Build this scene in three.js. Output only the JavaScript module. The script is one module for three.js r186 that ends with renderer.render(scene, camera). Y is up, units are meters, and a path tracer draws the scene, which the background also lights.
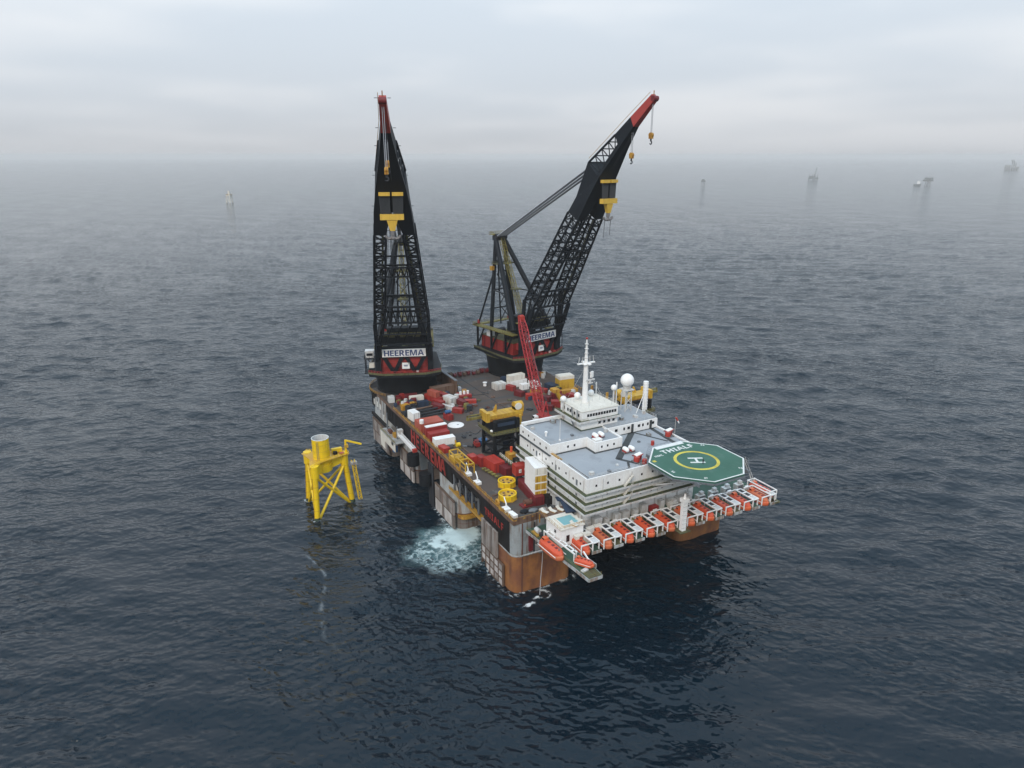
import * as THREE from 'three';
import { mergeGeometries } from 'three/addons/utils/BufferGeometryUtils.js';
import { FontLoader } from 'three/addons/loaders/FontLoader.js';
import { TextGeometry } from 'three/addons/geometries/TextGeometry.js';

// ------------------------------------------------------------------ camera, sky, sun, exposure
const scene = new THREE.Scene();
const camera = new THREE.PerspectiveCamera(58.19, 4 / 3, 1, 90000);
const YAW = 28 * Math.PI / 180, PITCH = 18.285 * Math.PI / 180;
camera.position.set(-91.99, 138, 171.94);
camera.lookAt(-91.99 + Math.sin(YAW) * Math.cos(PITCH), 138 - Math.sin(PITCH), 171.94 - Math.cos(YAW) * Math.cos(PITCH));

const renderer = new THREE.WebGLRenderer({ antialias: true });
renderer.setSize(1024, 768);
renderer.toneMapping = THREE.LinearToneMapping;
renderer.toneMappingExposure = 1.12;
renderer.shadowMap.enabled = true;

const sunDir = new THREE.Vector3(-Math.cos(YAW) * .32 - Math.sin(YAW) * .88, .74, -Math.sin(YAW) * .32 + Math.cos(YAW) * .88).normalize(); // high behind the left shoulder, veiled by cloud
const sun = new THREE.DirectionalLight(0xffeedb, 1.5);
sun.position.copy(sunDir).multiplyScalar(600).add(new THREE.Vector3(40, 0, -70));
sun.target.position.set(40, 0, -70);
sun.castShadow = true; sun.shadow.radius = 36; sun.shadow.mapSize.set(2048, 2048);
Object.assign(sun.shadow.camera, { left: -220, right: 220, top: 220, bottom: -220, near: 10, far: 1400 });
scene.add(sun, sun.target);

// seeded noise
function rng(s) { return () => { s |= 0; s = s + 0x6D2B79F5 | 0; let t = Math.imul(s ^ s >>> 15, 1 | s); t = t + Math.imul(t ^ t >>> 7, 61 | t) ^ t; return ((t ^ t >>> 14) >>> 0) / 4294967296; }; }
function h2(x, y, s) { let n = Math.imul(x, 374761393) + Math.imul(y, 668265263) + Math.imul(s, 1442695041) | 0; n = Math.imul(n ^ n >>> 13, 1274126177); return ((n ^ n >>> 16) >>> 0) / 4294967296; }
function vn(x, y, px, py, s) {
  const x0 = Math.floor(x), y0 = Math.floor(y), fx = x - x0, fy = y - y0, u = fx * fx * (3 - 2 * fx), v = fy * fy * (3 - 2 * fy);
  const m = (a, p) => ((a % p) + p) % p, a = m(x0, px), b = m(x0 + 1, px), c = m(y0, py), d = m(y0 + 1, py);
  return (h2(a, c, s) * (1 - u) + h2(b, c, s) * u) * (1 - v) + (h2(a, d, s) * (1 - u) + h2(b, d, s) * u) * v;
}
function fbm(u, v, fx, fy, oct, s) { let a = .5, t = 0, w = 0; for (let i = 0; i < oct; i++) { t += a * vn(u * fx, v * fy, fx, fy, s + i); w += a; a *= .55; fx *= 2; fy *= 2; } return t / w; }
const sst = (a, b, x) => { x = Math.min(1, Math.max(0, (x - a) / (b - a))); return x * x * (3 - 2 * x); };
const mix = (a, b, t) => a + (b - a) * t;

{ // overcast sky: one even layer of cloud with soft brighter and bluer patches
  const W = 1024, H = 512, d = new Float32Array(W * H * 4);
  for (let j = 0; j < H; j++) for (let i = 0; i < W; i++) {
    const el = ((j + .5) / H - .5) * Math.PI, u = (i + .5) / W, az = (u - .5) * 2 * Math.PI;
    const e = Math.max(el, 0), se = Math.sin(e);
    const dx = Math.cos(e) * Math.cos(az), dz = Math.cos(e) * Math.sin(az);
    const stretch = Math.log(1 + 14 * se);
    let c = fbm(u, stretch / 3.2, 13, 7, 5, 12), c2 = fbm(u + c * .06, stretch / 3.2, 30, 18, 4, 31);
    const cov = sst(.34, .66, c * .72 + c2 * .28);
    const glow = Math.pow(Math.max(0, dx * sunDir.x + se * sunDir.y + dz * sunDir.z), 5);
    const low = Math.exp(-se * 19);
    const L = (0.632 + .10 * cov + .06 * glow) * (1 + .8 * se) * (1 - .26 * low);
    const blue = (1 - cov) * .075 * (1 - low) + .026 + .25 * se;
    const k = (j * W + i) * 4;
    d[k] = L * (1 - blue * .95 - .015 * low); d[k + 1] = L * (1 - blue * .22); d[k + 2] = L * (1 + blue * .55 + .035 * low); d[k + 3] = 1;
  }
  const t = new THREE.DataTexture(d, W, H, THREE.RGBAFormat, THREE.FloatType);
  t.mapping = THREE.EquirectangularReflectionMapping; t.magFilter = t.minFilter = THREE.LinearFilter; t.wrapS = THREE.RepeatWrapping; t.needsUpdate = true;
  scene.background = t; scene.environment = t;
}
scene.fog = new THREE.FogExp2(new THREE.Color().setRGB(1, .99, .97), 7e-5);

// ------------------------------------------------------------------ helpers
const V = (x, y, z) => new THREE.Vector3(x, y, z);
const taken = {};
function numbered(n) { const k = taken[n] = (taken[n] ?? -1) + 1; return k ? n + '_' + String(k).padStart(3, '0') : n; }
const bases = new WeakMap();
function thing(name, label, category, base = [0, 0, 0], group, turn = 0, local = false) {
  const o = new THREE.Group(); o.name = numbered(name); o.position.set(...base); o.rotation.y = turn;
  o.userData = { label, category }; if (group) o.userData.group = group;
  if (!local) bases.set(o, base);
  scene.add(o); return o;
}
function flat(g) { g = g.index ? g.toNonIndexed() : g; for (const k of Object.keys(g.attributes)) if (!['position', 'normal', 'uv'].includes(k)) g.deleteAttribute(k); if (!g.attributes.uv) g.setAttribute('uv', new THREE.BufferAttribute(new Float32Array(g.attributes.position.count * 2), 2)); if (!g.attributes.normal) g.computeVertexNormals(); return g; }
function metres(g) { // uv in metres from the dominant axis of each face
  const p = g.attributes.position.array, uv = g.attributes.uv.array;
  for (let i = 0; i < p.length / 9; i++) {
    const o = i * 9, ax = p[o + 3] - p[o], ay = p[o + 4] - p[o + 1], az = p[o + 5] - p[o + 2], bx_ = p[o + 6] - p[o], by = p[o + 7] - p[o + 1], bz = p[o + 8] - p[o + 2];
    const nx = Math.abs(ay * bz - az * by), ny = Math.abs(az * bx_ - ax * bz), nz = Math.abs(ax * by - ay * bx_);
    for (let k = 0; k < 3; k++) {
      const x = p[o + k * 3], y = p[o + k * 3 + 1], z = p[o + k * 3 + 2], q = (i * 3 + k) * 2;
      if (ny >= nx && ny >= nz) { uv[q] = x; uv[q + 1] = z; } else if (nx >= nz) { uv[q] = z; uv[q + 1] = y; } else { uv[q] = x; uv[q + 1] = y; }
    }
  }
  return g;
}
function geo(list, keepUv) { list = [].concat(list).map(flat); const g = list.length > 1 ? mergeGeometries(list) : list[0]; return keepUv ? g : metres(g); }
function P(name, list, mat, parent, kind, keepUv) {
  const g = geo(list, keepUv);
  let top = parent; while (top && top.parent && top.parent !== scene) top = top.parent;
  const b = top && bases.get(top); if (b) g.translate(-b[0], -b[1], -b[2]);
  const m = new THREE.Mesh(g, mat); m.name = parent ? name : numbered(name); m.castShadow = m.receiveShadow = true;
  if (kind) m.userData.kind = kind;
  (parent || scene).add(m); return m;
}
function single(name, label, category, list, mat, base, group) { // a thing that is one mesh
  const g = geo(list); if (base) g.translate(-base[0], -base[1], -base[2]);
  const m = new THREE.Mesh(g, mat); m.name = numbered(name); if (base) m.position.set(...base); m.castShadow = m.receiveShadow = true;
  m.userData = { label, category }; if (group) m.userData.group = group; scene.add(m); return m;
}
function bx(w, h, d, x, y, z, ry = 0, rx = 0, rz = 0) { const g = new THREE.BoxGeometry(w, h, d); if (rx) g.rotateX(rx); if (rz) g.rotateZ(rz); if (ry) g.rotateY(ry); return g.translate(x, y, z); }
const span = (x0, x1, y0, y1, z0, z1) => bx(Math.abs(x1 - x0), Math.abs(y1 - y0), Math.abs(z1 - z0), (x0 + x1) / 2, (y0 + y1) / 2, (z0 + z1) / 2);
function cyl(r0, r1, h, x, y, z, n = 20, open = false) { return new THREE.CylinderGeometry(r1, r0, h, n, 1, open).translate(x, y + h / 2, z); }
function bar(a, b, r, n = 6, r2 = r) { const d = b.clone().sub(a), g = new THREE.CylinderGeometry(r2, r, d.length(), n, 1); g.applyQuaternion(new THREE.Quaternion().setFromUnitVectors(V(0, 1, 0), d.clone().normalize())); return g.translate((a.x + b.x) / 2, (a.y + b.y) / 2, (a.z + b.z) / 2); }
function beam(a, b, w, h = w) { const d = b.clone().sub(a), g = new THREE.BoxGeometry(w, h, d.length()); const m = new THREE.Matrix4().lookAt(b, a, Math.abs(d.y) > .98 * d.length() ? V(0, 0, 1) : V(0, 1, 0)); g.applyMatrix4(m); return g.translate((a.x + b.x) / 2, (a.y + b.y) / 2, (a.z + b.z) / 2); }
function ball(r, x, y, z, a = 20, b = 14) { return new THREE.SphereGeometry(r, a, b).translate(x, y, z); }
function prism(pts, y0, y1) { const s = new THREE.Shape(pts.map(([x, z]) => new THREE.Vector2(x, -z))); const g = new THREE.ExtrudeGeometry(s, { depth: y1 - y0, bevelEnabled: false }); return g.rotateX(-Math.PI / 2).translate(0, y0, 0); }
function quadbox(A, B) { // solid between two four-cornered sections (each four points in ring order)
  const p = [], q = (a, b, c, d) => { for (const v of [a, b, c, a, c, d]) p.push(v.x, v.y, v.z); };
  for (let i = 0; i < 4; i++) q(A[i], A[(i + 1) % 4], B[(i + 1) % 4], B[i]);
  q(A[3], A[2], A[1], A[0]); q(B[0], B[1], B[2], B[3]);
  const g = new THREE.BufferGeometry(); g.setAttribute('position', new THREE.BufferAttribute(new Float32Array(p), 3)); g.computeVertexNormals(); return g;
}
function rails(pts, h = 1.1, step = 2.5, r = .06) { // posts and two rails along a polyline
  const o = [];
  for (let i = 0; i + 1 < pts.length; i++) {
    const a = pts[i], b = pts[i + 1], n = Math.max(1, Math.round(a.distanceTo(b) / step));
    for (let k = 0; k <= n; k++) { const p = a.clone().lerp(b, k / n); o.push(bar(p, p.clone().add(V(0, h, 0)), r, 4)); }
    for (const f of [.5, 1]) o.push(bar(a.clone().add(V(0, h * f, 0)), b.clone().add(V(0, h * f, 0)), r, 4));
  }
  return o;
}
function lattice(rails4, n, rc, rl) { // four chord curves (t -> point); chords and lacing of a square truss
  const chords = rails4.map(f => Array.from({ length: n }, (_, i) => bar(f(i / n), f((i + 1) / n), rc, 6))), lace = [];
  for (let i = 0; i < n; i++) for (let s = 0; s < 4; s++) {
    const a = rails4[s], b = rails4[(s + 1) % 4], t0 = i / n, t1 = (i + 1) / n;
    lace.push(bar(a(t0), b(t0), rl, 4)); lace.push(i % 2 ? bar(a(t0), b(t1), rl, 4) : bar(b(t0), a(t1), rl, 4));
  }
  return { chords, lace };
}
const font = await new FontLoader().loadAsync('fonts/droid/droid_sans_bold.typeface.json');
function text(s, size, depth = .05) { const g = new TextGeometry(s, { font, size, depth, curveSegments: 3 }); g.computeBoundingBox(); const b = g.boundingBox; return g.translate(-(b.min.x + b.max.x) / 2, -(b.min.y + b.max.y) / 2, 0); }

// ------------------------------------------------------------------ materials
function tex(n, fn, size) {
  const d = new Uint8Array(n * n * 4);
  for (let j = 0; j < n; j++) for (let i = 0; i < n; i++) { const c = fn((i + .5) / n, (j + .5) / n), k = (j * n + i) * 4; for (let q = 0; q < 3; q++) d[k + q] = 255 * Math.pow(Math.min(1, Math.max(0, c[q])), 1 / 2.2); d[k + 3] = 255; }
  const t = new THREE.DataTexture(d, n, n); t.colorSpace = THREE.SRGBColorSpace; t.wrapS = t.wrapT = THREE.RepeatWrapping; t.magFilter = THREE.LinearFilter; t.minFilter = THREE.LinearMipmapLinearFilter; t.generateMipmaps = true; t.repeat.set(1 / size, 1 / size); t.needsUpdate = true; return t;
}
const l3 = (a, b, t) => [mix(a[0], b[0], t), mix(a[1], b[1], t), mix(a[2], b[2], t)];
const streak = (u, v, s) => sst(.52, .8, fbm(u, v, 40, 3, 3, s) * .75 + fbm(u, v, 6, 5, 3, s + 9) * .35);
// grime: near-white map multiplied with a base colour; rust runs and dull patches
const grime = (rust, dirt, seed, size = 24) => tex(384, (u, v) => { const s = streak(u, v, seed) * rust, p = sst(.45, .75, fbm(u, v, 7, 7, 5, seed + 20)) * dirt, f = 1 - .14 * fbm(u, v, 60, 60, 2, seed + 40); return l3(l3([f, f, f], [.55, .5, .44], p), [.42, .2, .09], s); }, size);
const G1 = grime(.35, .4, 3), G2 = grime(.7, .6, 57), G3 = grime(.12, .22, 91, 18), G4 = grime(.07, .17, 133, 21);
const mat = (r, g, b, map, rough = .7, extra = {}) => new THREE.MeshStandardMaterial({ color: new THREE.Color().setRGB(r, g, b), map: map || null, roughness: rough, metalness: 0, ...extra });
const dull = (r, g, b, map, rough) => new THREE.MeshPhysicalMaterial({ color: new THREE.Color().setRGB(r, g, b), map, roughness: rough, specularIntensity: .4 });
const M = {
  deck: mat(1, 1, 1, tex(768, (u, v) => { const p = fbm(u, v, 6, 6, 6, 5), q = fbm(u, v, 30, 30, 4, 15), s = sst(.55, .7, fbm(u, v, 5, 22, 4, 25)); let c = l3([.043, .034, .029], [.098, .071, .057], p * .75 + q * .35); c = l3(c, [.045, .05, .052], s * .7); return l3(c, [.16, .15, .14], sst(.72, .8, q) * .5); }, 70), .85),
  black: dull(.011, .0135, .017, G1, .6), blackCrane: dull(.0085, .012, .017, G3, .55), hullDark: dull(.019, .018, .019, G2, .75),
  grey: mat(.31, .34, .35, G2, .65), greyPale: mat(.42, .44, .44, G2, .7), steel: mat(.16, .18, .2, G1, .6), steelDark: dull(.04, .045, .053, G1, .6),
  rust: mat(1, 1, 1, tex(512, (u, v) => { const s = sst(.5, .8, fbm(u, v, 11, 3, 5, 7) * .7 + fbm(u, v, 5, 5, 4, 16) * .4), p = fbm(u, v, 9, 7, 5, 77), q = sst(.5, .72, fbm(u, v, 5, 4, 4, 99)); let c = l3([.2, .07, .02], [.36, .15, .036], p); c = l3(c, [.1, .032, .02], s * .8); return l3(c, [.17, .06, .035], q * .55); }, 26), .8),
  rustDark: mat(.14, .06, .04, G2, .85), plank: mat(.3, .27, .25, G2, .85), plankDark: mat(.17, .145, .13, G2, .85), fenderFrame: mat(.13, .085, .06, G2, .85), fenderPad: mat(.52, .49, .47, G1, .8),
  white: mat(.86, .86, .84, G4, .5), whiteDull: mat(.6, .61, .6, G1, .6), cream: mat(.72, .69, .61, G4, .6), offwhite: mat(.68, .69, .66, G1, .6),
  roof: mat(1, 1, 1, tex(512, (u, v) => { const p = fbm(u, v, 5, 5, 5, 61), q = sst(.55, .75, fbm(u, v, 12, 12, 4, 71)); return l3(l3([.26, .285, .31], [.32, .345, .37], p), [.21, .225, .24], q * .5); }, 40), .7),
  roofLine: mat(.045, .052, .055, G1, .8), walkGreen: mat(.045, .075, .045, G1, .8), deckGreen: mat(.035, .09, .06, G1, .75), olive: mat(.21, .185, .045, G2, .75), oliveDark: mat(.11, .11, .05, G2, .8),
  heli: mat(1, 1, 1, tex(512, (u, v) => { const p = fbm(u, v, 4, 4, 6, 41), q = sst(.5, .8, fbm(u, v, 14, 9, 4, 43)); return l3(l3([.018, .088, .056], [.034, .125, .086], p), [.07, .15, .115], q * .5); }, 30), .75),
  heliYellow: mat(.6, .52, .07, G1, .7), marking: mat(.7, .72, .7, G3, .7),
  yellow: mat(.6, .37, .035, G1, .5), yellowBright: mat(.85, .58, .008, G3, .45), amber: mat(.5, .27, .03, G2, .6), railYellow: mat(.42, .24, .045, G2, .7), blockYellow: mat(.7, .45, .06, G3, .45),
  red: mat(.32, .028, .024, G1, .55), redDark: mat(.17, .016, .02, G1, .6), redBright: mat(.44, .042, .028, G1, .5), salmon: mat(.42, .095, .06, G1, .65), redTip: mat(.4, .045, .035, G3, .5), letterRed: mat(.36, .032, .022, G2, .7),
  orange: mat(.66, .13, .045, G3, .42), orangeWorn: mat(.58, .15, .06, G1, .55), orangeDeep: mat(.62, .085, .03, G3, .45), blue: mat(.03, .12, .28, G1, .55), blueDark: mat(.025, .045, .085, G1, .6), navy: mat(.035, .06, .16, null, .6),
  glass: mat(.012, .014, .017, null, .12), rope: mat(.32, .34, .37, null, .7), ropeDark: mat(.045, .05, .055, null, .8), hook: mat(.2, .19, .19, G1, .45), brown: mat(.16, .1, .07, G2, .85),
  lattRed: mat(.38, .025, .028, G3, .5), pool: new THREE.MeshPhysicalMaterial({ color: new THREE.Color().setRGB(.2, .4, .42), roughness: .08, ior: 1.33 }), skin: mat(.03, .03, .035, null, .8),
};

// ------------------------------------------------------------------ sea
function fft2(re, im, n) {
  const line = (o, st) => {
    for (let i = 1, j = 0; i < n; i++) { let b = n >> 1; for (; j & b; b >>= 1) j ^= b; j ^= b; if (i < j) { const p = o + i * st, q = o + j * st; let t = re[p]; re[p] = re[q]; re[q] = t; t = im[p]; im[p] = im[q]; im[q] = t; } }
    for (let len = 2; len <= n; len <<= 1) { const a = 2 * Math.PI / len, wr = Math.cos(a), wi = Math.sin(a), hl = len >> 1; for (let i = 0; i < n; i += len) { let cr = 1, ci = 0; for (let k = 0; k < hl; k++) { const p = o + (i + k) * st, q = p + hl * st, tr = re[q] * cr - im[q] * ci, ti = re[q] * ci + im[q] * cr; re[q] = re[p] - tr; im[q] = im[p] - ti; re[p] += tr; im[p] += ti; const t = cr * wr - ci * wi; ci = cr * wi + ci * wr; cr = t; } } }
  };
  for (let i = 0; i < n; i++) line(i * n, 1);
  for (let i = 0; i < n; i++) line(i, n);
}
function waves(n, size, seed, dir, kLong, kShort, power, spread, peak) { // random sea of unit rms height on a square tile that repeats
  const re = new Float64Array(n * n), im = new Float64Array(n * n), r = rng(seed);
  for (let j = 0; j < n; j++) for (let i = 0; i < n; i++) {
    const g = Math.sqrt(-2 * Math.log(r() + 1e-12)), a = 2 * Math.PI * r();
    const kx = 2 * Math.PI / size * (i < n / 2 ? i : i - n), ky = 2 * Math.PI / size * (j < n / 2 ? j : j - n), k = Math.hypot(kx, ky);
    if (k < kLong || k > kShort) continue;
    const c = Math.abs((kx * Math.cos(dir) + ky * Math.sin(dir)) / k), A = Math.pow(k, -power) * Math.exp(-.6 * (peak / k) ** 2) * (Math.pow(c, spread) + .12);
    re[j * n + i] = A * g * Math.cos(a); im[j * n + i] = A * g * Math.sin(a);
  }
  fft2(re, im, n);
  let s = 0; for (let i = 0; i < n * n; i++) s += re[i] * re[i]; s = Math.sqrt(s / n / n);
  const o = new Float32Array(n * n); for (let i = 0; i < n * n; i++) o[i] = re[i] / s; return o;
}
const TAU = 2 * Math.PI, WDIR = Math.atan2(-Math.cos(YAW + .12), Math.sin(YAW + .12));
const N1 = 512, L1 = 430, swell = waves(N1, L1, 71, WDIR, TAU / 75, TAU / 5.5, 2.0, 3, TAU / 26);
function seaHeight(x, z) {
  const s = (x, z) => { x = (x / L1 * N1 % N1 + N1) % N1; z = (z / L1 * N1 % N1 + N1) % N1; const i = x | 0, j = z | 0, u = x - i, v = z - j, i1 = (i + 1) % N1, j1 = (j + 1) % N1; return (swell[j * N1 + i] * (1 - u) + swell[j * N1 + i1] * u) * (1 - v) + (swell[j1 * N1 + i] * (1 - u) + swell[j1 * N1 + i1] * u) * v; };
  const gust = .72 + .56 * fbm(x / 4096 + .5, z / 4096 + .5, 18, 18, 3, 88); // stronger and calmer patches
  return .46 * gust * s(x, z);
}
{
  const N2 = 2048, L2 = 600, f = waves(N2, L2, 19, WDIR, TAU / 9, TAU / 1.1, 2.05, 1.6, TAU / 6);
  const f2 = waves(N2, L2, 23, WDIR + .5, TAU / 300, TAU / 24, 1.7, .8, TAU / 160);
  const rms = .115, q = L2 / N2, at = (i, j) => { const k = ((j + N2) % N2) * N2 + (i + N2) % N2; return f[k] * Math.max(.45, 1 + .26 * f2[k]) * rms; };
  const b8 = new Uint8Array(N2 * N2 * 4);
  for (let j = 0; j < N2; j++) for (let i = 0; i < N2; i++) { const nx = -(at(i + 1, j) - at(i - 1, j)) / (2 * q), nz = -(at(i, j + 1) - at(i, j - 1)) / (2 * q), l = Math.hypot(nx, nz, 1), k = (j * N2 + i) * 4; b8[k] = 127.5 + 127.5 * nx / l; b8[k + 1] = 127.5 + 127.5 * nz / l; b8[k + 2] = 127.5 + 127.5 / l; b8[k + 3] = 255; }
  const t = new THREE.DataTexture(b8, N2, N2); t.wrapS = t.wrapT = THREE.RepeatWrapping; t.magFilter = t.minFilter = THREE.LinearFilter; t.needsUpdate = true; t.repeat.set(1 / L2, 1 / L2);
  M.sea = new THREE.MeshPhysicalMaterial({ color: new THREE.Color().setRGB(.0008, .008, .015), roughness: .1, ior: 1.33, normalMap: t });
  // finest round the vessel, growing towards the horizon
  const half = (near, g) => { const o = [0]; let step = 2.2; while (o[o.length - 1] < 36000) { const l = o[o.length - 1]; if (l > near) step *= 1 + g; o.push(l + step); } return o; };
  const axis = (n0, g0, n1, g1) => [...half(n0, g0).slice(1).reverse().map(v => -v), ...half(n1, g1)];
  const axx = axis(300, .06, 430, .019), axz = axis(430, .019, 220, .12), nx = axx.length, nz = axz.length, cx = 10, cz = -90;
  const pos = new Float32Array(nx * nz * 3), uv = new Float32Array(nx * nz * 2), idx = new Uint32Array((nx - 1) * (nz - 1) * 6);
  const cells = a => a.map((v, i) => Math.max(i ? v - a[i - 1] : 0, i < a.length - 1 ? a[i + 1] - v : 0)), ex = cells(axx), ez = cells(axz);
  for (let j = 0, k = 0; j < nz; j++) for (let i = 0; i < nx; i++, k++) { const x = cx + axx[i], z = cz + axz[j], a = 1 - sst(8, 30, Math.max(ex[i], ez[j])); pos[k * 3] = x; pos[k * 3 + 1] = a ? a * seaHeight(x, z) : 0; pos[k * 3 + 2] = z; uv[k * 2] = x; uv[k * 2 + 1] = z; }
  for (let j = 0, k = 0; j < nz - 1; j++) for (let i = 0; i < nx - 1; i++, k += 6) { const a = j * nx + i; idx[k] = a; idx[k + 1] = a + nx; idx[k + 2] = a + 1; idx[k + 3] = a + 1; idx[k + 4] = a + nx; idx[k + 5] = a + nx + 1; }
  const g = new THREE.BufferGeometry(); g.setAttribute('position', new THREE.BufferAttribute(pos, 3)); g.setAttribute('uv', new THREE.BufferAttribute(uv, 2)); g.setIndex(new THREE.BufferAttribute(idx, 1)); g.computeVertexNormals();
  const m = new THREE.Mesh(g, M.sea); m.name = 'sea_water'; m.receiveShadow = true; m.userData = { label: 'dark grey blue rippled open sea under the vessel', category: 'water', kind: 'structure' }; scene.add(m);
}
// foam: bubbles on the surface, their own outline in the alpha map, on a sheet that follows the waves
function foam(name, label, x0, x1, z0, z1, col, alpha, lift, group) {
  const n = 384, d = new Uint8Array(n * n * 4); for (let j = 0; j < n; j++) for (let i = 0; i < n; i++) { const u = (i + .5) / n, v = (j + .5) / n, a = Math.min(1, Math.max(0, alpha(u, v, mix(x0, x1, u), mix(z0, z1, v)))), k = (j * n + i) * 4; d[k] = d[k + 1] = d[k + 2] = a * 255; d[k + 3] = 255; }
  const t = new THREE.DataTexture(d, n, n); t.magFilter = THREE.LinearFilter; t.needsUpdate = true;
  const g = new THREE.PlaneGeometry(1, 1, 50, 50), p = g.attributes.position, uv = g.attributes.uv;
  for (let i = 0; i < p.count; i++) { const u = p.getX(i) + .5, v = p.getY(i) + .5, x = mix(x0, x1, u), z = mix(z0, z1, v); uv.setXY(i, u, v); p.setXYZ(i, x, seaHeight(x, z) + lift, z); }
  const ix = g.index.array; for (let i = 0; i < ix.length; i += 3) { const s = ix[i]; ix[i] = ix[i + 1]; ix[i + 1] = s; } g.computeVertexNormals();
  const m = new THREE.Mesh(g, new THREE.MeshStandardMaterial({ color: new THREE.Color().setRGB(...col), roughness: .8, alphaMap: t, transparent: true })); m.name = numbered(name); m.userData = { label, category: 'foam', kind: 'stuff' }; scene.add(m);
}
const ridge = (u, v, f, s) => { const a = fbm(u + .05 * fbm(u, v, f, f, 2, s + 5), v, f, f, 4, s); return 1 - Math.abs(a - .5) * 5.5; };
const blob = (x, z, cx, cz, rx, rz) => 1 - Math.hypot((x - cx) / rx, (z - cz) / rz);
foam('aerated_water', 'milky turquoise churned water beside the hull columns', -34, 16, -66, -10, [.07, .15, .165], (u, v, x, z) => .7 * sst(-.05, .55, blob(x, z, -7, -38, 18, 18) + (fbm(u, v, 7, 7, 4, 5) - .5) * .9), .1);
foam('wash_foam', 'white thruster wash foam spreading beside the hull columns', -34, 16, -66, -10, [.5, .63, .64], (u, v, x, z) => {
  const n = fbm(u, v, 9, 9, 5, 17), core = sst(.05, .4, blob(x, z, -1.5, -42, 11.5, 9.5) + (n - .5) * 1.1), halo = sst(.0, .45, blob(x, z, -8, -37, 17, 18) + (fbm(u, v, 6, 6, 4, 8) - .5) * .9);
  return core * (.62 + .6 * n) + halo * (sst(.1, 1.05, ridge(u, v, 24, 45)) * .5 + sst(.5, .8, fbm(u, v, 26, 26, 4, 63)) * .4);
}, .17);
foam('splash_foam', 'small white splash rings under the falling water jet', -4, 16, -2, 12, [.7, .74, .75], (u, v, x, z) => {
  const n = fbm(u, v, 12, 12, 4, 7); const r1 = Math.hypot(x - 8.8, z - 4.4), w = Math.exp(-(((r1 - 2.3 + (n - .5) * 2) / .5) ** 2));
  return sst(.1, .6, blob(x, z, 2.2, 7, 2.6, 1.5) + (n - .5) * 1.3) + w * .8 * sst(.35, .6, n) + sst(.3, .8, blob(x, z, 6, 5, 2.2, 1.1) + (n - .5)) * .8;
}, .14);
foam('waterline_foam', 'broken white foam line where the sea washes the near hull legs', -9, 29, -72, 7, [.6, .66, .67], (u, v, x, z) => {
  const box = (x0, x1, z0, z1) => { const qx = Math.abs(x - (x0 + x1) / 2) - (x1 - x0) / 2, qz = Math.abs(z - (z0 + z1) / 2) - (z1 - z0) / 2; return Math.hypot(Math.max(qx, 0), Math.max(qz, 0)) + Math.min(0, Math.max(qx, qz)); };
  const d = Math.min(box(-.9, 22.6, -22, .3), box(-.8, 21, -67, -46)), n = fbm(u, v, 40, 80, 4, 29); return Math.exp(-(((d - .5) / .8) ** 2)) * sst(.46, .72, n) * .6;
}, .13);
foam('waterline_foam', 'faint foam rings round the legs of the yellow jacket', -56, -24, -106, -74, [.6, .66, .67], (u, v, x, z) => {
  let d = 99; for (const [a, b] of [[-45.8, -80.4], [-44.9, -99.6], [-29, -89.8]]) d = Math.min(d, Math.abs(Math.hypot(x - a, z - b) - 1.5)); return Math.exp(-((d / .7) ** 2)) * sst(.42, .7, fbm(u, v, 40, 40, 4, 49)) * .55;
}, .12);
foam('foam_trail', 'faint pale foam line trailing on the water past the yellow jacket', -78, -30, -70, 30, [.5, .55, .57], (u, v, x, z) => {
  const c = -56 + 3.5 * Math.sin(z * .11) + 4 * (fbm(u, v, 4, 9, 3, 3) - .5) + (z > -20 ? (z + 20) * -.12 : 0), n = fbm(u, v, 30, 60, 4, 9); return Math.exp(-(((x - c) / .6) ** 2)) * sst(.36, .75, n) * sst(-68, -50, z) * (1 - sst(-20, 10, z)) * .22;
}, .12);

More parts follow.
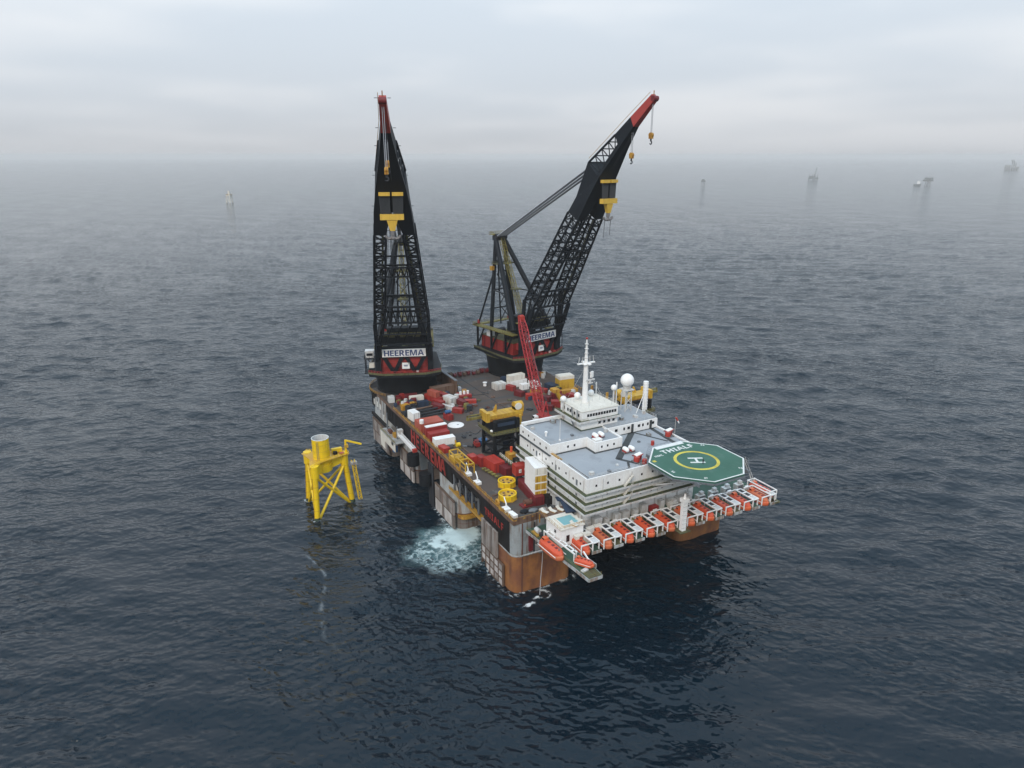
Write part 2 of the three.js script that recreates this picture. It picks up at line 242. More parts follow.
// ------------------------------------------------------------------ hull of the crane vessel
const BM = 92, DK = 27, ST = -152;
const hull = thing('vessel_hull', 'wide dark brown deck and tall legs of the semi-submersible crane vessel', 'ship hull', [0, 0, 0]);
P('deck_plate', span(0, BM, DK - .5, DK, ST, 0), M.deck, hull);
{ // deck box with the recessed bay on its outer side
  const y0 = 18.5, y1 = DK - .504;
  P('side_shell', [span(3.4, BM - .01, y0, y1, ST + .02, -.02), span(.02, 3.4, y0, y1, ST + .02, -50), span(.02, 3.4, y0, y1, -25, -3.5), span(.02, 3.4, 23.4, y1, -50, -25)], M.hullDark, hull);
  P('deck_edge', [span(-.25, .02, DK - 1.0, DK + .25, ST, .2), span(-.25, BM, DK - 1, DK + .25, 0, .25)], M.brown, hull);
  for (let k = 0; k < 5; k++) P('bay_post', bx(.5, 7, .7, .35, 20, -27 - k * 5.4), M.steel, hull);
  for (let k = 0; k < 4; k++) P('bay_brace', beam(V(.4, 17, -27.4 - k * 5.4), V(.4, 23, -32 - k * 5.4), .35), M.steelDark, hull);
  for (let k = 0; k < 3; k++) P('bay_machine', bx(2, 2.4, 3.2, 2, 18.2, -30 - k * 7.2), k % 2 ? M.blueDark : M.steelDark, hull);
  P('lower_walkway', span(-.6, 2.6, 16, 16.35, -52, -22), M.amber, hull);
  P('lower_railing', [...rails([V(-.5, 16.3, -52), V(-.5, 16.3, -22)], 1.1, 2, .08), span(-.6, -.5, 16.35, 16.9, -52, -22)], M.railYellow, hull);
  // rails along the deck edges, with a kick plate
  P('deck_railing', [...rails([V(.1, DK, -118), V(.1, DK, -.1), V(17, DK, -.1)], 1.25, 2.2, .1), span(-.02, .1, DK + .26, DK + .75, -118, -.1), span(.1, 17, DK + .26, DK + .75, -.12, -.02)], M.railYellow, hull);
  P('deck_railing', [...rails([V(BM - .2, DK, -118), V(BM - .2, DK, -50)], 1.25, 2.2, .1)], M.railYellow, hull);
  for (let k = 0; k < 6; k++) P('gate_panel', bx(.12, 1.1, 2.1, -.2, DK + .75, -9 - k * 17.3), M.amber, hull);
  for (let k = 0; k < 5; k++) P('gate_panel', bx(2.1, 1.3, .1, 2.2 + k * 3.1, DK + .75, .2), M.brown, hull);
  // letters on the side shell
  const put = (s, size, z0, z1, yc, m, nm) => { [...s].forEach((c, i) => { const g = text(c, size, .12); g.rotateY(-Math.PI / 2); g.translate(nm == 'name_letter' ? -.13 : -.02, yc, z0 + (z1 - z0) * (i + .5) / s.length); P(nm, g, m, hull); }); };
  put('HEEREMA', 6.0, -95, -56, 22.4, M.letterRed, 'letter'); put('THIALF', 2.6, -21, -6.5, 21.6, M.letterRed, 'name_letter');
  for (let k = 0; k < 22; k++) P('side_rib', span(-.12, .0, 18.6, 25.9, -55 + k * -4.6 - .15, -55 + k * -4.6 + .15), M.black, hull);
  // transverse underdeck bracing
  for (const z of [-11, -56, -100, -138]) { P('brace', bar(V(20, 7, z), V(BM - 20, 7, z), 2.2, 14), M.hullDark, hull); P('brace', bar(V(20, 8, z), V(46, 18.6, z), 1.2, 10), M.hullDark, hull); P('brace', bar(V(BM - 20, 8, z), V(46, 18.6, z), 1.2, 10), M.hullDark, hull); }
}
function rrect(x0, x1, z0, z1, r, n = 5) { const o = []; for (const [cx, cz, a] of [[x1 - r, z1 - r, 0], [x0 + r, z1 - r, 1], [x0 + r, z0 + r, 2], [x1 - r, z0 + r, 3]]) for (let k = 0; k <= n; k++) { const t = (a + k / n) * Math.PI / 2; o.push([cx + r * Math.cos(t), cz + r * Math.sin(t)]); } return o; }
{
  const cols = [[-22, .3, 22.6, 3], [-67, -46, 21, 5.5], [-110, -91, 21, 4], [-151, -125, 24, 4]];
  for (const side of [0, 1]) cols.forEach(([z0, z1, w, r], i) => {
    const X = (a, b) => side ? [BM - b, BM - a] : [a, b], [x0, x1] = X(side && i == 0 ? -.2 : 0, w);
    const top = i == 0 ? 26 : i == 3 ? 26.5 : 18.5, split = i == 0 ? 14.2 : 6.5;
    const c = P('column', prism(rrect(x0, x1, z0, z1, r), split, top), i == 0 ? M.grey : M.greyPale, hull);
    P('boot_top', prism(rrect(x0 + .03, x1 - .03, z0 + .03, z1 - .03, r), -4, split - .002), i == 0 ? M.rust : side ? M.rust : M.plankDark, c);
    P('ledge', prism(rrect(x0 - .25, x1 + .25, z0 - .25, z1 + .25, r), split - .3, split + .1), i == 0 ? M.greyPale : M.rustDark, c);
    for (const y of i == 0 ? [4.4, 9.3, 18.6, 22.4] : [2.2, 10.4, 14.6]) if (y < top) P('weld_seam', prism(rrect(x0 - .03, x1 + .03, z0 - .03, z1 + .03, r), y, y + .12), y < split ? (i == 0 ? M.rust : M.rustDark) : M.grey, c);
    if (side) return;
    if (i == 0) { // near corner: dark sheet for black side paint and painted recess shade, planked fender above a framed grid of pads
      P('dark_side_sheet', span(-.12, .02, 14.4, 26.2, -22, -2.7), M.hullDark, c);
      for (let k = 0; k < 7; k++) P('plank', bx(.7, 9.8, 1.55, -.75, 13.4, -21.2 + k * 1.7), k % 3 == 1 ? M.plankDark : M.plank, c);
      for (let k = 0; k < 6; k++) P('fender_frame', bx(.75, 9, .35, -.75, 3.6, -22 + k * 3.2), M.fenderFrame, c);
      for (let k = 0; k < 4; k++) P('fender_frame', bx(.7, .35, 16.4, -.75, -.2 + k * 2.75, -14), M.fenderFrame, c);
      for (let k = 0; k < 5; k++) for (let q = 0; q < 3; q++) if (!(k == 0 && q == 0)) P('fender_pad', bx(.5, 2.2, 2.5, -.72, 1.2 + q * 2.75, -20.4 + k * 3.2), (k + q) % 3 ? M.fenderPad : M.plank, c);
      P('front_seam', bx(.35, 26, .25, 3.0, 13, .38), M.rustDark, c);
      for (let k = 0; k < 7; k++) P('louvre', bx(5.2, .5, .3, 10.6, 17.4 + k * 1.05, .5, 0, .5), M.steel, c);
      P('front_post', bx(.3, 11, .3, 7.4, 20, .45), M.steelDark, c); P('front_post', bx(.3, 11, .3, 13.6, 20, .45), M.steelDark, c);
      P('hose_locker', bx(1.4, 5.4, .8, 6.0, 18.2, .65), M.redDark, c); P('port_panel', bx(1.8, 3, .4, 11.8, 16, .55), M.steel, c);  // steel panel put in for a dark, shaded port opening
      P('outlet_platform', [bx(4, .3, 1.8, 10.4, 14.6, 1.1), ...rails([V(8.5, 14.7, 1.9), V(12.3, 14.7, 1.9)], 1.1, 1)], M.steel, c);
    } else {
      const n = i == 3 ? 10 : 8, dz = (z1 - z0 - 2) / n;
      for (let k = 0; k < n; k++) { P('plank', bx(.7, 5.6, dz - .12, -.6, 9.4, z0 + 1 + dz * (k + .5)), (k * 7 + i) % 3 ? M.plank : M.plankDark, c); P('plank', bx(.7, 5.4, dz - .12, -.6, 3.4, z0 + 1 + dz * (k + .5)), (k * 5 + i) % 4 ? (i == 3 ? M.plank : M.fenderPad) : M.plankDark, c); }
      P('fender_frame', [bx(.8, .4, z1 - z0 - 1.6, -.6, 6.35, (z0 + z1) / 2), bx(.8, .4, z1 - z0 - 1.6, -.6, 12.4, (z0 + z1) / 2)], M.fenderFrame, c);
      if (i == 1) P('corner_cap', prism(rrect(1, 20, -50, -44.2, 2.8), 5.2, 6.4), M.amber, c);
      if (i == 3) { for (let k = 0; k < 5; k++) P('white_panel', bx(.25, 2.6, 1.8, -.2, 21.6 - (k > 2 ? 4 : 0), -147 + k * 4.6), M.offwhite, c); P('belt', bx(.9, 1.6, 26, -.5, 14.6, -138), M.hullDark, c); }
      if (i == 2) { P('fender_drum', cyl(2.6, 2.6, 5, -2.6, 12.5, -86, 16), M.black, c); P('fender_drum', cyl(2.6, 2.6, 5, -2.6, 9.5, -72, 16), M.black, c); }
    }
  });
  for (let k = 0; k < 3; k++) P('side_riser', bar(V(-.6, -3, -68.8 - k * 2), V(-.6, 18.6, -68.8 - k * 2), .5, 8), M.steelDark, hull);
  P('crane_sponson', cyl(17.6, 19, 3, 17.6, DK - 3.2, -148, 48), M.hullDark, hull); P('sponson_rail', Array.from({ length: 24 }, (_, k) => { const a = Math.PI * .95 + k / 24 * Math.PI * .75, b = Math.PI * .95 + (k + 1) / 24 * Math.PI * .75, p = q => V(17.6 + 18.8 * Math.sin(q), DK - .2, -148 + 18.8 * Math.cos(q)); return rails([p(a), p(b)], 1.3, 2, .12); }).flat(), M.railYellow, hull);
  for (const [z, m] of [[-84, M.steelDark], [-40, M.brown]]) P('deck_pipe', [bar(V(9.8, DK + .35, z - 26), V(10.2, DK + .35, z + 20), .2, 7), bar(V(10.2, DK + .35, z + 20), V(2, DK + .35, z + 21), .2, 7)], m, hull);
  for (let k = 0; k < 9; k++) P('hatch_cover', [bx(3.4, .16, 3.4, 30 + (k % 3) * 7, DK + .085, -60 - Math.floor(k / 3) * 14), bx(3, .1, 3, 30 + (k % 3) * 7, DK + .2, -60 - Math.floor(k / 3) * 14)], k % 2 ? M.brown : M.steelDark, hull);
  for (let k = 0; k < 24; k++) P('pad_eye', bx(.9, .5, .5, 8 + (k % 4) * 10, DK + .25, -46 - Math.floor(k / 4) * 13), M.steelDark, hull);
  for (let k = 0; k < 26; k++) P('rail_stanchion', bx(.3, 1.5, .3, .12, DK + .75, -3 - k * 4.4), M.amber, hull);
  P('stern_bulwark', [bx(.8, 6.5, 30, 34.5, DK + 3.25, -139)], M.brown, hull);
  P('stern_bulwark_cap', [bx(1.4, .4, 30, 34.5, DK + 6.72, -139)], M.steel, hull);
  P('stern_rail', [...rails([V(36, DK, ST + .3), V(BM - 32, DK, ST + .3)], 1.4, 2, .1)], M.redDark, hull);
  for (let k = 0; k < 7; k++) P('deck_rail_track', span(46 + k * .02, 46.4, DK + .004, DK + .1, -150 + k * 20, -131.2 + k * 20), M.steelDark, hull);
}
{ const pts = [V(10.0, 14.6, 1.6), V(9.6, 10, 2.0), V(8.8, 5, 2.6), V(7.6, .2, 4.2)], c = new THREE.CatmullRomCurve3(pts); const m = single('water_jet', 'thin white jet of water falling from the rusty corner leg', 'water', new THREE.TubeGeometry(c, 18, .13, 6), new THREE.MeshPhysicalMaterial({ color: new THREE.Color().setRGB(.75, .78, .8), roughness: .5, transmission: .6 })); m.userData.kind = 'stuff'; }

// ------------------------------------------------------------------ accommodation block
const acc = thing('accommodation_block', 'white terraced accommodation block with grey roofs and bridge at the bow', 'building', [18, 22.5, 14]);
{
  const X0 = 18, X1 = 66, ZF = 14, R1 = 43.2;
  const body = P('wall', [span(X0, X1, 33, R1, -29, ZF), span(X0 + .6, X1, 22.5, 33, -29, 9.6)], M.white, acc);
  P('roof_deck', span(X0 + .5, X1 - .5, R1, R1 + .25, -28.5, ZF - .5), M.roof, acc);
  P('parapet', [span(X0, X0 + .5, R1, R1 + .75, -7.9, ZF), span(X0 + .5, X1, R1, R1 + .75, ZF - .5, ZF), span(X1 - .5, X1, R1, R1 + .75, -28, ZF - .5)], M.white, acc);
  for (const y of [39.0, 35.95, 32.9]) { // ledges that run round the tiers, green floor and white edge
    const w = 1.5; P('walkway', [span(X0 - w, X0 - .002, y - .12, y, -29, ZF + w), span(X0, X1, y - .12, y, ZF + .002, ZF + w)], M.walkGreen, acc);
    P('walkway_edge', [span(X0 - w - .12, X0 - w, y - .55, y + .12, -29, ZF + w + .12), span(X0 - w, X1, y - .55, y + .12, ZF + w, ZF + w + .12)], M.whiteDull, acc);
    P('walkway_rail', [...rails([V(X0 - w, y, -29), V(X0 - w, y, ZF + w), V(X1, y, ZF + w)], 1.05, 2.4, .045)], M.olive, acc);
  }
  // portholes: one of each, every few metres along every tier
  for (const y of [41.2, 37.6, 34.5]) {
    for (let k = 0; k < 9; k++) P('porthole', bx(.12, .7, .6, X0 - .02, y, 10.5 - k * 4.2), M.glass, body);
    for (let k = 0; k < 9; k++) P('porthole', bx(.6, .7, .12, 21.5 + k * 4.4, y, ZF + .02), M.glass, body);
  }
  // ladders that slant from ledge to ledge
  for (const [y, s] of [[39, 0], [35.95, 1], [32.9, 0]]) P('stair', [beam(V(31.5, y, ZF + 1.1), V(34.6, y + 3.1, ZF + 1.1), .8, .22), ...rails([V(31.5, y, ZF + 1.55), V(34.6, y + 3.1, ZF + 1.55)], 1, 1.2, .05)], M.cream, acc);
  // lower storey: doors, lockers, and near-black window panes painting the shade in openings
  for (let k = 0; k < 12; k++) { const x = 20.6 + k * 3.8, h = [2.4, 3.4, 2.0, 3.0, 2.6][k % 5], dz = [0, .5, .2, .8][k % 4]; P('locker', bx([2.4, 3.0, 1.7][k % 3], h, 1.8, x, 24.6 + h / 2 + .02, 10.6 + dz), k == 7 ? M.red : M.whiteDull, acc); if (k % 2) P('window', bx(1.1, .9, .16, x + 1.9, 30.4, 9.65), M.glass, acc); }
  for (let k = 0; k < 10; k++) P('wall_frame', bx(.35, 8, .35, 19.5 + k * 4.9, 28.7, 9.7), M.whiteDull, acc);
  P('door', bx(.15, 2.2, 1.1, X0 + .55, 28.2, 6), M.glass, acc);
  for (let k = 0; k < 4; k++) P('side_locker', bx(1.4, 3.4, 2.2, X0 - .2, DK + 1.75, 2 - k * 3.4), M.whiteDull, acc);

  // upper block
  const U = 47, ub = [[18, -29], [18, -8], [32.5, -8], [32.5, -2.6], [43.5, -2.6], [43.5, -29]];
  const upper = P('upper_wall', prism(ub, R1 + .26, U - .6), M.white, acc);
  P('upper_roof', prism([[18.6, -28.5], [18.6, -8.5], [33, -8.5], [33, -3.1], [43, -3.1], [43, -28.5]], U - .6, U - .4), M.roof, acc);
  P('upper_parapet', [span(18, 18.5, U - .6, U, -29, -8), span(18.5, 32.5, U - .6, U, -8.5, -8), span(32.5, 33, U - .6, U, -8.5, -2.6), span(33, 43.5, U - .6, U, -3.1, -2.6), span(18.5, 43.5, U - .6, U + .9, -29, -28.2), span(43, 43.5, U - .6, U, -12, -3.1)], M.white, acc);
  P('upper_ledge', prism([[17.2, -29], [17.2, -7.3], [31.7, -7.3], [31.7, -1.9], [43.6, -1.9], [43.6, -2.6], [32.5, -2.6], [32.5, -8], [18, -8], [18, -29]], R1 + .27, R1 + .4), M.roofLine, acc);
  for (let k = 0; k < 5; k++) P('porthole', bx(.12, .75, .65, 17.98, 45.2, -26.5 + k * 4), M.glass, upper);
  for (const x of [25, 27.6]) P('porthole', bx(.65, .75, .12, x, 45.2, -7.98), M.glass, upper);
  for (const x of [35, 37.4, 40]) P('porthole', bx(.6, .75, .12, x, 45.2, -2.58), M.glass, upper);

  // long low house behind the helideck
  const right = P('side_house_wall', span(43.5, 66, R1 + .26, U - .2, -29, -11.6), M.white, acc);
  P('side_house_roof', span(44, 65.5, U - .2, U, -28.4, -12.1), M.roof, acc);
  for (const [x, big] of [[47.5, 1], [51, 0], [53, 1], [57.6, 1], [59.4, 0], [61.6, 0], [64, 1]]) P('window', bx(big ? 1.1 : .7, 1, .12, x, 45.4, -11.58), M.glass, right);
  for (const x of [54.6, 62.9]) P('dark_pilaster', bx(.9, 3.2, .3, x, 45, -11.5), M.roofLine, right);

  // bridge: two tiers, windows right round
  const b1 = P('bridge_lower_wall', span(35, 50.4, U - .4, 49.7, -29, -15), M.white, acc);
  P('bridge_walkway', [span(33.2, 51, 49.7, 49.95, -30, -13.9)], M.walkGreen, acc);
  P('bridge_walkway_edge', [span(33.05, 33.2, 49.4, 50.2, -30, -13.75), span(33.2, 51, 49.4, 50.2, -13.9, -13.75)], M.whiteDull, acc);
  P('bridge_rail', rails([V(33.3, 49.95, -30), V(33.3, 49.95, -14), V(37, 49.95, -14)], 1.05, 1.6, .05), M.olive, acc);
  const b2 = P('bridge_wall', span(35, 50.4, 49.96, 53.3, -29, -15), M.white, acc);
  P('bridge_roof', span(34.7, 50.7, 53.3, 53.55, -29.3, -14.7), M.cream, acc);
  P('bridge_roof_rail', rails([V(35, 53.5, -29), V(35, 53.5, -15), V(50.4, 53.5, -15), V(50.4, 53.5, -29)], 1, 1.5, .04), M.cream, acc);
  for (let k = 0; k < 11; k++) P('bridge_window', bx(.85, 1.0, .14, 37.6 + k * 1.16, 51.7, -14.97), M.glass, b2);
  for (const z of [-17, -19.6, -22.4, -24, -26.6]) P('bridge_window', bx(.14, 1.1, .9, 34.97, 51.6, z), M.glass, b2);
  for (const x of [42.6, 44.6, 46.6, 48.6]) P('window', bx(.95, .95, .14, x, 48.3, -14.97), M.glass, b1);
  for (const [a, b] of [[V(33.8, 50.1, -19), V(34.6, 53.3, -21.2)], [V(33.8, 50.1, -16.2), V(34.6, 53.3, -17.6)], [V(34.2, 46.8, -18.5), V(34.2, 49.7, -21)]]) P('ladder', [beam(a, b, .25, .7)], M.steel, acc);
  P('bridge_base_strip', span(34.2, 50.6, U - .38, U - .3, -29, -14.2), M.walkGreen, acc);

  // dark lines painted on the lower roof
  const strip = (a, b, w) => { const d = V(b[0] - a[0], 0, b[1] - a[1]); return beam(V(a[0], R1 + .27, a[1]), V(b[0], R1 + .27, b[1]), w, .04); };
  P('roof_line', strip([54.4, -11.4], [36.3, 5.2], 2.2), M.roofLine, acc); P('roof_line', strip([36.0, 4.6], [40.8, 12.6], 1.3), M.roofLine, acc);
  P('roof_line', strip([55, -10.6], [60.5, 1], .9), M.roofLine, acc); P('roof_line', strip([63, -11.4], [61.6, 4], 1.6), M.roofLine, acc); P('roof_line', strip([37.6, 8.6], [34.6, 13.4], .8), M.roofLine, acc);
  P('roof_line', strip([49.5, -11.1], [65, -11.1], .6), M.roofLine, acc);
  P('catwalk', [span(18.2, 19, R1 + .8, R1 + .95, -8.2, -3), bx(.4, .4, 5.5, 19.4, R1 + .5, -5.6)], M.amber, acc);
}
{
  const R1 = 43.46, rr = rng(909), U = 46.62;
  P('roof_rail', rails([V(18.3, 43.9, -7.6), V(18.3, 43.9, 13.7), V(40, 43.9, 13.7)], 1.05, 1.8, .04), M.whiteDull, acc); P('roof_rail', rails([V(18.3, 47, -28.6), V(18.3, 47, -8.3), V(32.2, 47, -8.3)], 1.0, 1.8, .04), M.whiteDull, acc); P('roof_rail', rails([V(44, 47, -11.9), V(65.7, 47, -11.9), V(65.7, 47, -28)], 1.0, 1.8, .04), M.whiteDull, acc);
  for (const [x, z, y, w, h, d, m] of [[22, 10.6, R1, 1.4, .9, 1.2, M.whiteDull], [28, 11.6, R1, .9, .6, .9, M.steel], [33, 9, R1, .7, .5, .7, M.whiteDull], [46, -8.6, R1, 1.6, 1.1, 1.2, M.whiteDull], [58, -6.4, R1, 1.2, .8, 1.6, M.grey], [51, -3, R1, .8, .5, .8, M.steel], [20.4, -24, U, 1.2, .8, 1, M.whiteDull], [30, -26, U, 1.6, 1.1, 1.6, M.grey], [29.4, -12.4, U, .9, .6, .9, M.steel], [41.6, -9.8, U, 1, 1.2, .9, M.whiteDull], [53, -16, 47, 1.4, 1, 1.4, M.grey], [59, -15.6, 47, 1.2, .8, 1.8, M.whiteDull], [64, -17, 47, .9, 1.3, .9, M.whiteDull]]) P('roof_unit', bx(w, h, d, x, y + h / 2, z), m, acc);
  for (const [a, b] of [[V(19.6, 43.7, 1), V(19.6, 43.7, 12.6)], [V(23, 43.7, 12.9), V(35, 43.7, 12.9)], [V(20, 46.9, -27.6), V(33, 46.9, -27.6)]]) P('roof_pipe', bar(a, b, .13, 6), M.steel, acc);
  for (const y of [41.2, 37.6, 34.5]) for (let k = 0; k < 3; k++) P('wall_door', bx(.1, 1.9, .9, 17.96, y - .5, 8.4 - k * 12.6), M.steel, acc);
  for (let k = 0; k < 5; k++) P('downpipe', bx(.16, 9.8, .16, 17.93, 38.2, 12.4 - k * 8.4), M.whiteDull, acc); for (let k = 0; k < 4; k++) P('downpipe', bx(.16, 9.8, .16, 24 + k * 11, 38.2, 14.08), M.whiteDull, acc);
  for (let k = 0; k < 11; k++) { const x = 36 + rr() * 13.6, z = -28.4 + rr() * 12.6, h = .8 + rr() * 2.4; P('aerial_stub', bar(V(x, 53.5, z), V(x, 53.5 + h, z), .07, 5), M.whiteDull, acc); }
}
// masts, domes and roof gear
function dome(x, y, z, r, h, label) { const t = thing('radome', label, 'radome', [x, y, z]); P('shell', ball(r, x, y + h + r * .85, z, 24, 16), M.white, t); P('pedestal', cyl(r * .38, r * .3, h + .3, x, y, z, 10), M.whiteDull, t); return t; }
dome(34.6, 47, -26.6, 1.15, 6.8, 'small white radome on a tall post at the aft corner of the bridge'); dome(40.6, 53.5, -26.6, 1.2, .6, 'white radome on the bridge roof next to the mast foot'); dome(47.4, 53.5, -27.8, 1.1, .4, 'white radome on the bridge roof between mast and yellow aerial'); dome(55.4, 47, -24.6, 1.15, 8.4, 'small white radome on a slim post beside the big radome');
{
  const t = thing('radome_tower', 'big white radome on a white braced tower behind the bridge', 'radome', [60.5, 47, -23.5]), x = 60.5, z = -23.5;
  P('shell', ball(2.5, x, 58.8, z, 30, 20), M.white, t); P('collar', cyl(1.3, 1.6, 1.2, x, 55.4, z, 16), M.whiteDull, t); P('platform', bx(4, .3, 4, x, 55.3, z), M.whiteDull, t);
  for (const [a, b] of [[-1, -1], [1, -1], [-1, 1], [1, 1]]) P('leg', bar(V(x + a * 1.4, 47, z + b * 1.4), V(x + a * 1.2, 55.3, z + b * 1.2), .2, 6), M.whiteDull, t);
  for (let k = 0; k < 3; k++) P('brace', [bar(V(x - 1.4, 47.2 + k * 2.7, z + 1.4), V(x + 1.4, 49.8 + k * 2.7, z + 1.4), .12, 5), bar(V(x + 1.4, 47.2 + k * 2.7, z + 1.4), V(x - 1.4, 49.8 + k * 2.7, z + 1.4), .12, 5)], M.whiteDull, t);
}
{
  const x = 41.6, z = -23.2, t = thing('radar_mast', 'tall white tapering radar mast with crosstrees on the bridge roof', 'mast', [x, 53.5, z]);
  P('pole', cyl(1.15, .75, 15, x, 53.5, z, 14), M.white, t); P('pole_top', cyl(.7, .22, 8.6, x, 68.5, z, 10), M.white, t);
  P('crosstree', [bx(7.2, .35, .9, x, 68.2, z), bx(.8, .35, 5, x, 68.2, z), bx(3, .3, 2.4, x, 67.9, z)], M.white, t);
  for (const dx of [-3.2, -1.6, 1.6, 3.2]) P('aerial', bar(V(x + dx, 68.2, z), V(x + dx * .9, 70.6, z), .12, 5), M.whiteDull, t);
  P('radar_scanner', [bx(3.6, .5, .5, x + 1.4, 62, z + .9), cyl(.4, .4, 1, x + 1.2, 61, z + .9, 8), bx(2.2, .3, 1.6, x + 1.2, 60.9, z + .7)], M.whiteDull, t); P('radar_dish', bx(1.4, 2.2, .5, x + 2.2, 63.8, z + .6, .3), M.white, t);
  for (let k = 0; k < 4; k++) P('ring', cyl(.75, .75, .18, x, 70 + k * 1.7, z, 10), M.whiteDull, t);
  P('lamp', ball(.45, x, 77.2, z, 8, 6), M.red, t);
  for (const [a, b] of [[-3, -4], [3, -4], [-3, 4], [4, 3]]) P('stay', bar(V(x, 67, z), V(x + a * 1.6, 53.6, z + b * 1.2), .05, 4), M.whiteDull, t);
}
for (const [x, z, h, m, l] of [[49.6, -30.5, 9.4, M.amber, 'amber lattice aerial post behind the bridge roof'], [51.2, -30, 10.6, M.white, 'tall white aerial tube behind the bridge roof'], [53.4, -26, 7.4, M.amber, 'amber aerial post beside the slim radome post'], [57.2, -25.4, 11, M.white, 'thin white whip aerial between the two radomes']]) { const t = thing('aerial_post', l, 'aerial', [x, 47, z]); P('post', bx(m === M.amber ? .9 : .3, h, .4, x, 47 + h / 2, z), m, t); P('bracket', bx(1, .2, .6, x, 47.2, z), M.steel, t); }
single('vent_tower', 'white ribbed vertical duct beside the far yellow gantry', 'duct', [cyl(.95, .95, 11, 67.4, 47, -21, 14), ...Array.from({ length: 9 }, (_, k) => cyl(1.05, 1.05, .2, 67.4, 48 + k * 1.15, -21, 14)), bar(V(66.6, 54, -20.6), V(62, 47, -19), .14, 6), bar(V(66.6, 52, -20.6), V(64, 47, -18), .14, 6)], M.white, [67.4, 47, -21]);
single('whip_aerial', 'thin white whip aerial standing on the grey upper roof', 'aerial', [bar(V(23.6, 46.6, -11), V(23.6, 54, -11), .09, 5), cyl(.4, .3, .4, 23.6, 46.6, -11, 8)], M.white, [23.6, 46.6, -11]);
single('roof_vent', 'small white mushroom vent on the grey upper roof', 'vent', [cyl(.35, .35, 1.4, 21.4, 46.6, -16.4, 8), cyl(.55, .5, .5, 21.4, 47.8, -16.4, 10)], M.white, [21.4, 46.6, -16.4]);
for (const [x, z, y, l] of [[36.2, -6.6, 46.6, 'pair of red and white life raft canisters on the stepped upper roof'], [42.6, 2.2, 43.46, 'red and white canisters beside the dark roof lines']]) {
  const t = thing('canister_rack', l, 'canister rack', [x, y, z]); P('cradle', bx(4.4, .3, 1.8, x, y + .3, z), M.steel, t);
  for (const s of [-1, 1]) { P('canister', new THREE.CapsuleGeometry(.8, 1.3, 5, 12).rotateX(Math.PI / 2).translate(x + s * 1.2, y + 1.3, z), M.white, t); P('base_band', bx(1.5, .7, 1.9, x + s * 1.2, y + .8, z), M.redBright, t); }
}
single('roof_hatch', 'low white hatch box on the stepped upper roof', 'hatch', [bx(2.6, .7, 2, 34.6, 46.95, -4.8), bx(2.9, .15, 2.3, 34.6, 47.3, -4.8)], M.white, [34.6, 46.6, -4.8]);
{ // fire monitors with foam drums beside the helideck
  for (const [x, z, l] of [[40.6, 9.6, 'red and white fire fighting monitor skid at the near corner of the helideck'], [63.5, -2.2, 'red and white fire monitor skid behind the helideck by the roof edge']]) {
    const t = thing('fire_monitor', l, 'fire equipment', [x, 43.46, z]); P('skid', bx(3.2, .3, 2.4, x, 43.7, z), M.steel, t); P('tank', cyl(1, 1, 1.6, x - .6, 43.8, z + .3, 12), M.redBright, t); P('cabinet', bx(1.8, 1.7, 1.2, x + .9, 44.7, z - .7), M.red, t); P('cover', bx(2.4, .3, 1.5, x + .6, 45.7, z - .6, 0, 0, .2), M.white, t); P('nozzle', bar(V(x + .2, 45, z), V(x + 1.4, 46.3, z + 1), .16, 7), M.redBright, t); P('wheel', cyl(.45, .45, .2, x - 1.2, 45.4, z - .8, 10), M.redDark, t);
  }
  single('red_drum', 'single red drum standing on the grey roof before the monitor', 'drum', [cyl(.75, .75, 1.6, 41.6, 43.46, 12, 12), cyl(.8, .8, .12, 41.6, 43.9, 12, 12), cyl(.8, .8, .12, 41.6, 44.6, 12, 12)], M.redBright, [41.6, 43.46, 12]);
  single('red_drum', 'red drum on the grey roof beside the helideck rim', 'drum', [cyl(.6, .6, 1.5, 53.6, 43.46, 1.2, 12), cyl(.65, .65, .1, 53.6, 44.2, 1.2, 12)], M.redBright, [53.6, 43.46, 1.2]);
}
